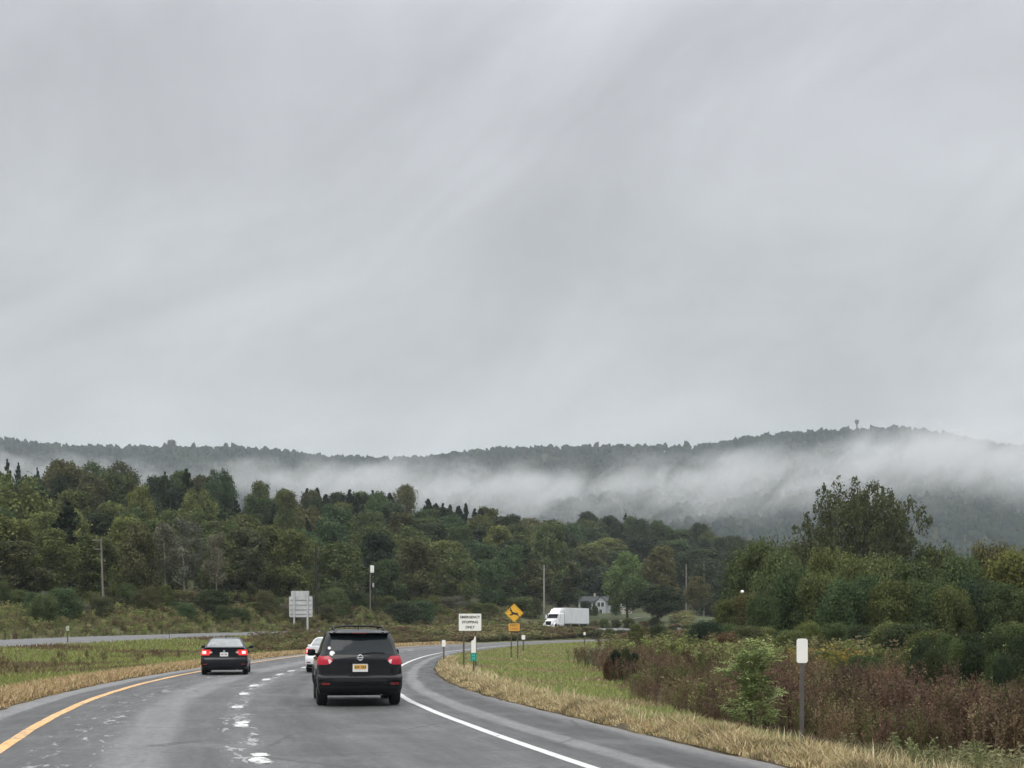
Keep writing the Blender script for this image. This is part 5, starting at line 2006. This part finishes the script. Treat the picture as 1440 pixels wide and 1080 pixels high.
def delineator(name, label, px, d, pytop, w, h, mat=None, cat="marker post", group="white delineator posts"):
    x, y, z = at_px(px, d)
    o = thing(name, label, cat, (x, y, z), 0.0, group)
    top = zat(pytop, d) - z
    MB().box((0, .02, (top - h * .3) / 2 - .1), (max(.055, w * .40), .035, top - h * .3 + .2), .006).build("post", M_steelpost if d > 30 else M_postgrey, o)
    MB().prism([(a, b + top - h / 2) for a, b in rounded(w, h, w * .22)], -.006, -.001).build("reflector_plate", mat or M_signwhite, o)
    return o


M_postgrey = plain("grey_post", (0.085, 0.078, 0.070), 0.75, 0.25, 7)
delineator("delineator_post", "largest white round-cornered delineator plate standing in the brown weeds", 1128, 21.3, 898, .175, .385)
delineator("delineator_post", "white-topped delineator at the tip of the straw verge, just right of the black SUV", 624, 73, 900, .20, .36)
delineator("delineator_post", "white-topped delineator right beside the yellow deer sign", 736, 118, 893, .32, .40)
delineator("delineator_post", "small pale delineator on the far curve below the white truck", 822, 166, 889, .26, .36)
delineator("delineator_post", "faded delineator beside the opposite road at the far left of the median", 95, 121, 880, .30, .46, plain("faded_plate", (.34, .36, .27), .6))
delineator("delineator_post", "thin dark delineator by the opposite road left of the dark sedan", 238, 143, 888, .14, .3, M_steelpost)
delineator("mile_marker", "pale mint marker plate in the brush at the end of the far curve", 899, 200, 878.5, .6, 1.15, M_mint, "marker post", None)
# reference marker: white arrow-shaped plate over a green plate
d = 50.5
x, y, z = at_px(666, d)
o = thing("reference_marker", "narrow post with a white pointed plate above a green plate, before the lettered sign", "marker post", (x, y, z))
m = MB().box((-.0, .02, .68), (.06, .035, 1.4), .006).build("post", M_steelpost, o)
t0 = zat(895, d) - z
t1 = zat(918, d) - z
MB().prism([(-.085, t1), (.085, t1), (.085, t0), (.04, t0), (.0, t0 - .12), (-.03, t0 - .14), (-.085, t0 - .17)], -.008, -.002).build("reflector_plate", M_signwhite, o)
b0 = zat(929, d) - z
gp = MB().prism([(a, b + (t1 + b0) / 2 - .01) for a, b in rounded(.235, t1 - b0, .03)], -.012, -.006).build("green_plate", M_green, o)
mm = MB()
for k in range(2):
    mm.box((-.03 + .06 * k, -.014, (t1 + b0) / 2 + .05), (.035, .003, .06), .001)
    mm.box((-.03 + .06 * k, -.014, (t1 + b0) / 2 - .06), (.035, .003, .06), .001)
mm.build("lettering", plain("pale_green_ink", (.12, .45, .36), .6), gp)

# back of the large sign across the opposite carriageway
d = 197.0
x, y, z = at_px(423, d)
o = thing("sign_back", "grey bare-metal back of a large two-panel sign beyond the opposite road", "road sign", (x, y, z), math.radians(-6))
s_ = d / F
t0, t1, t2 = zat(831, d) - z, zat(838.5, d) - z, zat(868, d) - z
M_alu = plain("sign_aluminium", (0.46, 0.47, 0.47), 0.6, 0.22, 0.9)
M_aludark = plain("stiffener", (0.26, 0.27, 0.285), 0.6, 0.25, 1.5)
MB().prism([(a, b + (t1 + t2) / 2) for a, b in rounded(33.5 * s_, t1 - t2 - .02, .2)], 0, .03).build("sign_panel", M_alu, o)
MB().prism([(a - .1, b + (t0 + t1) / 2) for a, b in rounded(26 * s_, t0 - t1, .12)], .0, .03).build("upper_panel", M_alu, o)
for zz in (t2 + .45, t2 + 1.1, t2 + 1.8, t2 + 2.5):
    MB().box((0, -.03, zz), (31 * s_, .05, .10), .01).build("stiffener", M_aludark, o)
for px in (-9.3, 10.0):
    MB().box((px * s_, -.12, t0 / 2 - .15), (.26, .12, t0 + .1), .02).build("post", M_galv, o)

# ------------------------------------------------------------------ UTILITY POLES and lamp
M_pole = bark("pole_wood", (0.19, 0.175, 0.15))
M_polepale = bark("grey_pole_wood", (0.30, 0.285, 0.26))
M_poledark = bark("tarred_pole_wood", (0.03, 0.028, 0.026))


def pole(label, px, d, pytop, r, mat, arm=None, lean=0.0):
    x, y, z = at_px(px, d)
    o = thing("utility_pole", label, "utility pole", (x, y, z), 0.0, "utility poles along the foot of the slope")
    top = zat(pytop, d) - z
    MB().tube([(0, 0, -.4), (lean * .5, 0, top * .5), (lean, 0, top)], [r, r * .88, r * .7], 10).build("shaft", mat, o, True)
    for za, w, side in arm or ():
        MB().box((lean * .95 + side, -.12, top - za), (w, .1, .12), .02).build("crossarm", mat, o)
    return o


pole("weathered pale pole with short crossarms in front of the blue-black pine", 146, 166, 757, .13, M_pole, [(.25, 1.3, -.45), (1.35, .9, -.35)], -.35)
pole("blackened pole standing right behind the grey sign back", 445, float(d_front(ray(445))) - 13, 769, .22, M_poledark, None, -.1)
pole("light grey pole directly behind the nose of the white truck", 765, float(d_front(ray(765))) - 22, 794, .20, M_polepale)
pole("tall bare pole before the dark trees, right of the tan shed", 965, float(d_front(ray(965))) - 14, 793, .22, M_pole)
pole("bare pole rising out of the small brownish tree", 990, float(d_front(ray(990))) - 8, 793, .22, M_pole)
# twin poles with a white transformer can
d = float(d_front(ray(524))) - 8
x, y, z = at_px(524, d)
o = thing("transformer_pole", "twin dark poles carrying a white box and a lower small meter", "utility pole", (x, y, z))
top = zat(796, d) - z
for dx in (-.42, .42):
    MB().tube([(dx, 0, -.4), (dx, 0, top)], [.13, .09], 8).build("shaft", M_pole if dx < 0 else M_poledark, o, True)
tz = zat(800.5, d) - z
cn = MB()
cn.box((-.05, -.25, tz), (.62, .5, 1.25), .10)
cn.build("transformer", M_signwhite, o)
MB().box((.12, -.2, zat(823, d) - z), (.28, .25, .7), .05).build("meter_box", M_galv, o)
# yard lamp
d = 118.0
x, y, z = at_px(1044, d)
o = thing("yard_lamp", "small white yard lamp on a thin dark pole before the bushy trees", "lamp", (x, y, z))
top = zat(832, d) - z
MB().tube([(0, 0, -.2), (0, 0, top - .1)], [.035, .03], 8).build("pole", M_steelpost, o)
ld = MB()
prof = [(-.13, .05), (-.11, .11), (-.04, .15), (.04, .15), (.11, .11), (.14, .05)]
ld.lathe_x(prof, 18)
lo_ = ld.build("lamp_head", glow("lamp_white", (0.9, 0.9, 0.86), 0.35), o, True, (0, 0, top))
lo_.rotation_euler = (0, math.radians(90), 0)

# ------------------------------------------------------------------ HOUSE, SHED, DRIVE
M_siding = plain("white_siding", (0.36, 0.38, 0.395), 0.7, 0.10, 2)
M_shingle = plain("dark_shingles", (0.045, 0.048, 0.055), 0.9, 0.3, 4)
M_tan = plain("tan_boards", (0.40, 0.36, 0.31), 0.8, 0.12, 2)
M_win = plain("window_glass", (0.06, 0.07, 0.08), 0.1, 0.2, 2)


def gable(m, x0, x1, y0, y1, z0, zr, along="x", over=.35):
    """roof slabs over a rectangle"""
    th = .18
    if along == "x":
        ym = (y0 + y1) / 2
        for ya in (y0 - over, y1 + over):
            k = (zr - z0) / (abs(ym - y0))
            zb = z0 - k * over
            m.add([(x0 - over, ya, zb), (x1 + over, ya, zb), (x1 + over, ym, zr), (x0 - over, ym, zr), (x0 - over, ya, zb + th), (x1 + over, ya, zb + th), (x1 + over, ym, zr + th), (x0 - over, ym, zr + th)], [(0, 1, 2, 3), (7, 6, 5, 4), (0, 4, 5, 1), (1, 5, 6, 2), (3, 2, 6, 7), (0, 3, 7, 4)])
    else:
        xm = (x0 + x1) / 2
        for xa in (x0 - over, x1 + over):
            k = (zr - z0) / (abs(xm - x0))
            zb = z0 - k * over
            m.add([(xa, y0 - over, zb), (xa, y1 + over, zb), (xm, y1 + over, zr), (xm, y0 - over, zr), (xa, y0 - over, zb + th), (xa, y1 + over, zb + th), (xm, y1 + over, zr + th), (xm, y0 - over, zr + th)], [(0, 1, 2, 3), (7, 6, 5, 4), (0, 4, 5, 1), (1, 5, 6, 2), (3, 2, 6, 7), (0, 3, 7, 4)])


def house():
    d = 405.0
    x, y, z = at_px(838, d)
    z = zat(862.5, d)
    o = thing("house", "white two-storey house with dark roof and front gable on the lawn", "house", (x, y, z), math.radians(-8))
    wl_ = MB()
    wl_.add([(-5.2, 0, -2.5), (3.4, 0, -2.5), (3.4, 6, -2.5), (-5.2, 6, -2.5), (-5.2, 0, 3.5), (3.4, 0, 3.5), (3.4, 6, 3.5), (-5.2, 6, 3.5), (-5.2, 3, 4.9), (3.4, 3, 4.9)], [(0, 1, 5, 4), (2, 3, 7, 6), (1, 2, 6, 9, 5), (3, 0, 4, 8, 7), (0, 3, 2, 1), (4, 5, 9, 8), (6, 7, 8, 9)])
    wl_.prism([(.1, -2.5), (3.0, -2.5), (3.0, 3.6), (1.55, 4.9), (.1, 3.6)], -1.6, 1.0)
    wl_.box((4.1, 2.0, .2), (1.8, 3.0, 4.4))
    wl_.build("wall", M_siding, o)
    rf = MB()
    gable(rf, -5.2, 3.4, 0, 6, 3.55, 4.98, "x")
    gable(rf, .1, 3.0, -1.6, 2.8, 3.68, 4.98, "y", .25)
    rf.box((4.1, 2.0, 2.5), (2.1, 3.3, .15))
    rf = rf.build("roof", M_shingle, o)
    MB().box((-.6, 3.2, 5.4), (.6, .6, 1.4)).build("chimney", M_tan, rf)
    for wx, wz, yy in ((-4.3, 2.5, 0), (-3.0, 2.5, 0), (-1.7, 2.5, 0), (-.6, 2.5, 0), (-4.3, .6, 0), (-3.0, .6, 0), (-1.7, .6, 0), (1.0, 2.6, -1.6), (2.1, 2.6, -1.6), (1.55, .5, -1.6)):
        f = MB().box((wx, yy - .04, wz), (.95, .08, 1.35), .02).build("window", M_win, o)
        mm = MB().box((wx - .5, yy - .06, wz), (.08, .06, 1.5)).box((wx + .5, yy - .06, wz), (.08, .06, 1.5)).box((wx, yy - .06, wz + .72), (1.08, .07, .08)).box((wx, yy - .06, wz - .72), (1.08, .07, .08))
        mm.build("window_frame", M_signwhite, f)
    MB().box((-.55, -.05, .25), (.95, .1, 2.1), .02).build("door", M_win, o)
    d = 398.0
    x, y, _ = at_px(881, d)
    z = zat(861.5, d)
    o = thing("shed", "small tan shed with a pale gable roof next to the white house", "shed", (x, y, z), math.radians(14))
    m = MB().prism([(-1.7, -2.2), (1.7, -2.2), (1.7, 1.5), (0, 2.55), (-1.7, 1.5)], 0, 4)
    m.build("wall", M_tan, o)
    rf = MB()
    gable(rf, -1.7, 1.7, 0, 4, 1.58, 2.62, "y", .25)
    rf.build("roof", plain("pale_roof", (.30, .30, .31), .8, .15, 3), o)
    MB().box((0, -.04, .2), (1.3, .08, 1.8), .02).build("door", plain("shed_door", (.3, .27, .23), .8), o)


house()
dp = [(800, 316), (826, 324), (850, 336), (876, 352), (900, 372), (935, 395), (962, 410), (985, 418)]
V, Q = [], []
for px, d in dp:
    for e in (-2.4, 0, 2.4):
        x = ray(px) * d + e * .5
        V.append((x, d + e, float(terrain(x, d + e)) + .10))
for k in range(len(dp) - 1):
    for e in range(2):
        a = k * 3 + e
        Q.append((a, a + 1, a + 4, a + 3))
tag(link("driveway_path", np_mesh("driveway_path", V, np.array(Q), 4), plain("gravel_drive", (.26, .25, .24), .9, .15, 1)), kind="structure")

# ------------------------------------------------------------------ things on the far ridge
d = Y_RIDGE
x = ray(1205) * d
z = float(hill_z(np.array([x]), np.array([d]))[0])
o = thing("water_tower", "slender water tower with a bulging tank on the misty ridge", "water tower", (x, d, z))
top = zat(590.0, d) - z
m = MB()
m.lathe_x([(-1, 2.2), (2, 1.6), (top - 11, 1.4), (top - 8.5, 2.0)], 16)
ped = m.build("pedestal", plain("tower_steel", (.10, .11, .12), .6, .1, .3), o, True)
ped.rotation_euler = (0, math.radians(-90), 0)
m = MB()
m.lathe_x([(top - 9.2, 1.9), (top - 6, 3.7), (top - 3, 4.3), (top - 1, 3.6), (top, .8)], 20)
tk_ = m.build("tank", plain("tank_steel", (.09, .10, .11), .6, .1, .3), o, True)
tk_.rotation_euler = (0, math.radians(-90), 0)
d = 2590.0
x = ray(241) * d
z = float(hill_z(np.array([x]), np.array([d]))[0])
sq = thing("ridge_tree", "lone square-crowned tree standing taller on the hazy ridge", "tree", (x, d, z))
sq.scale = (1.7, 1.7, 2.1)
c_ = link("crown", crown_mesh("crown", [((a, b, e), 2.6) for a in (-1.8, 1.8) for b in (-1.8, 1.8) for e in (4, 7, 9.4)], 2600, .5, 99), M_leaf, sq)
c_.color = (.05, .06, .035, 1)
link("trunk", trunk_mesh("trunk", 9, .3, 5, 4), M_bark, sq)

# ------------------------------------------------------------------ LOW CLOUD lying on the hill, and the haze of the whole valley
t = NT("low_cloud_volume")
p = t.pos()
sp_ = t.node("ShaderNodeSeparateXYZ", {0: p})
X_, Y_, Z_ = sp_.outputs
BAND = [(-1000, 652, 14, .5), (-760, 652, 14, .45), (-690, 652, 12, .5), (-620, 664, 8, .10), (-545, 662, 13, .45), (-475, 672, 10, .2), (-405, 678, 13, .45), (-340, 674, 20, .8), (-270, 672, 26, .95), (-170, 680, 30, 1), (-70, 684, 34, 1), (30, 690, 38, 1), (130, 693, 40, 1), (230, 690, 42, 1), (330, 682, 42, .95), (430, 674, 42, .95), (530, 657, 46, .95), (620, 634, 44, 1), (720, 628, 44, 1), (900, 630, 40, .9)]
ramp = t.node("ShaderNodeValToRGB", {0: t.rng(X_, -1000, 900)})
r = ramp.color_ramp
while len(r.elements) < len(BAND):
    r.elements.new(.5)
for e, (x, py, hf, dn) in zip(r.elements, BAND):
    e.position = (x + 1000) / 1900
    e.color = ((886 - py) / 300, hf / 60, dn, 1)
sr = t.node("ShaderNodeSeparateColor", {0: ramp.outputs[0]})
# one-metre-per-row at the cloud's own distance
rise = t.math("ADD", 0.35, t.math("MULTIPLY", Y_, 0.65 / 1960))      # the layer climbs with the hillside it lies on
zc = t.math("ADD", t.math("MULTIPLY", t.math("MULTIPLY", sr.outputs[0], 309), rise), H_CAM)
n1 = t.noise(t.node("ShaderNodeMapping", {"Vector": p, "Scale": (.8, .45, .9)}).outputs[0], .0100, 5, .58, .8)
n2 = t.noise(t.node("ShaderNodeMapping", {"Vector": t.node("ShaderNodeMapping", {"Vector": p, "Rotation": (0, math.radians(38), 0)}).outputs[0], "Scale": (.55, .35, 1.25), "Location": (300, 0, 70)}).outputs[0], .020, 5, .62, .5)
dz = t.math("SUBTRACT", Z_, t.math("ADD", zc, t.math("MULTIPLY", t.math("SUBTRACT", n1, .5), 150)))
hf = t.math("MULTIPLY", sr.outputs[1], 60)
up = t.math("DIVIDE", dz, hf)
dn_ = t.math("DIVIDE", t.math("MULTIPLY", dz, -1), t.math("MULTIPLY", hf, 1.9))
q = t.math("MAXIMUM", up, dn_)
body = t.rng(q, 0.0, 1.25, 1, 0, "SMOOTHSTEP")
wisp = t.rng(n2, .36, .62, .0, 1.9)
yf = t.rng(Y_, 1680, 1860, 0, 1, "SMOOTHSTEP")
den = t.math("MULTIPLY", t.math("MULTIPLY", body, sr.outputs[2]), t.math("MULTIPLY", wisp, yf))
den = t.math("MULTIPLY", den, 0.0038)
vs = t.node("ShaderNodeVolumePrincipled", {"Color": (.84, .85, .86, 1), "Density": den, "Anisotropy": .25})
t.l.new(vs.outputs[0], t.out.inputs["Volume"])
M_fog = t.m
fg = MB().box((-50, 2000, 215), (1900, 1060, 290)).build("low_cloud", M_fog)
tag(fg, "white bank of low cloud lying along the flank of the far hill", kind="stuff")

t = NT("valley_haze")
vs = t.node("ShaderNodeVolumePrincipled", {"Color": (.86, .94, 1.0, 1), "Density": 0.000105, "Anisotropy": 0.1})
t.l.new(vs.outputs[0], t.out.inputs["Volume"])
hz = MB().box((0, 1535, 229), (3520, 3240, 464)).build("haze", t.m)
tag(hz, "thin grey haze of a wet day filling the valley", kind="stuff")
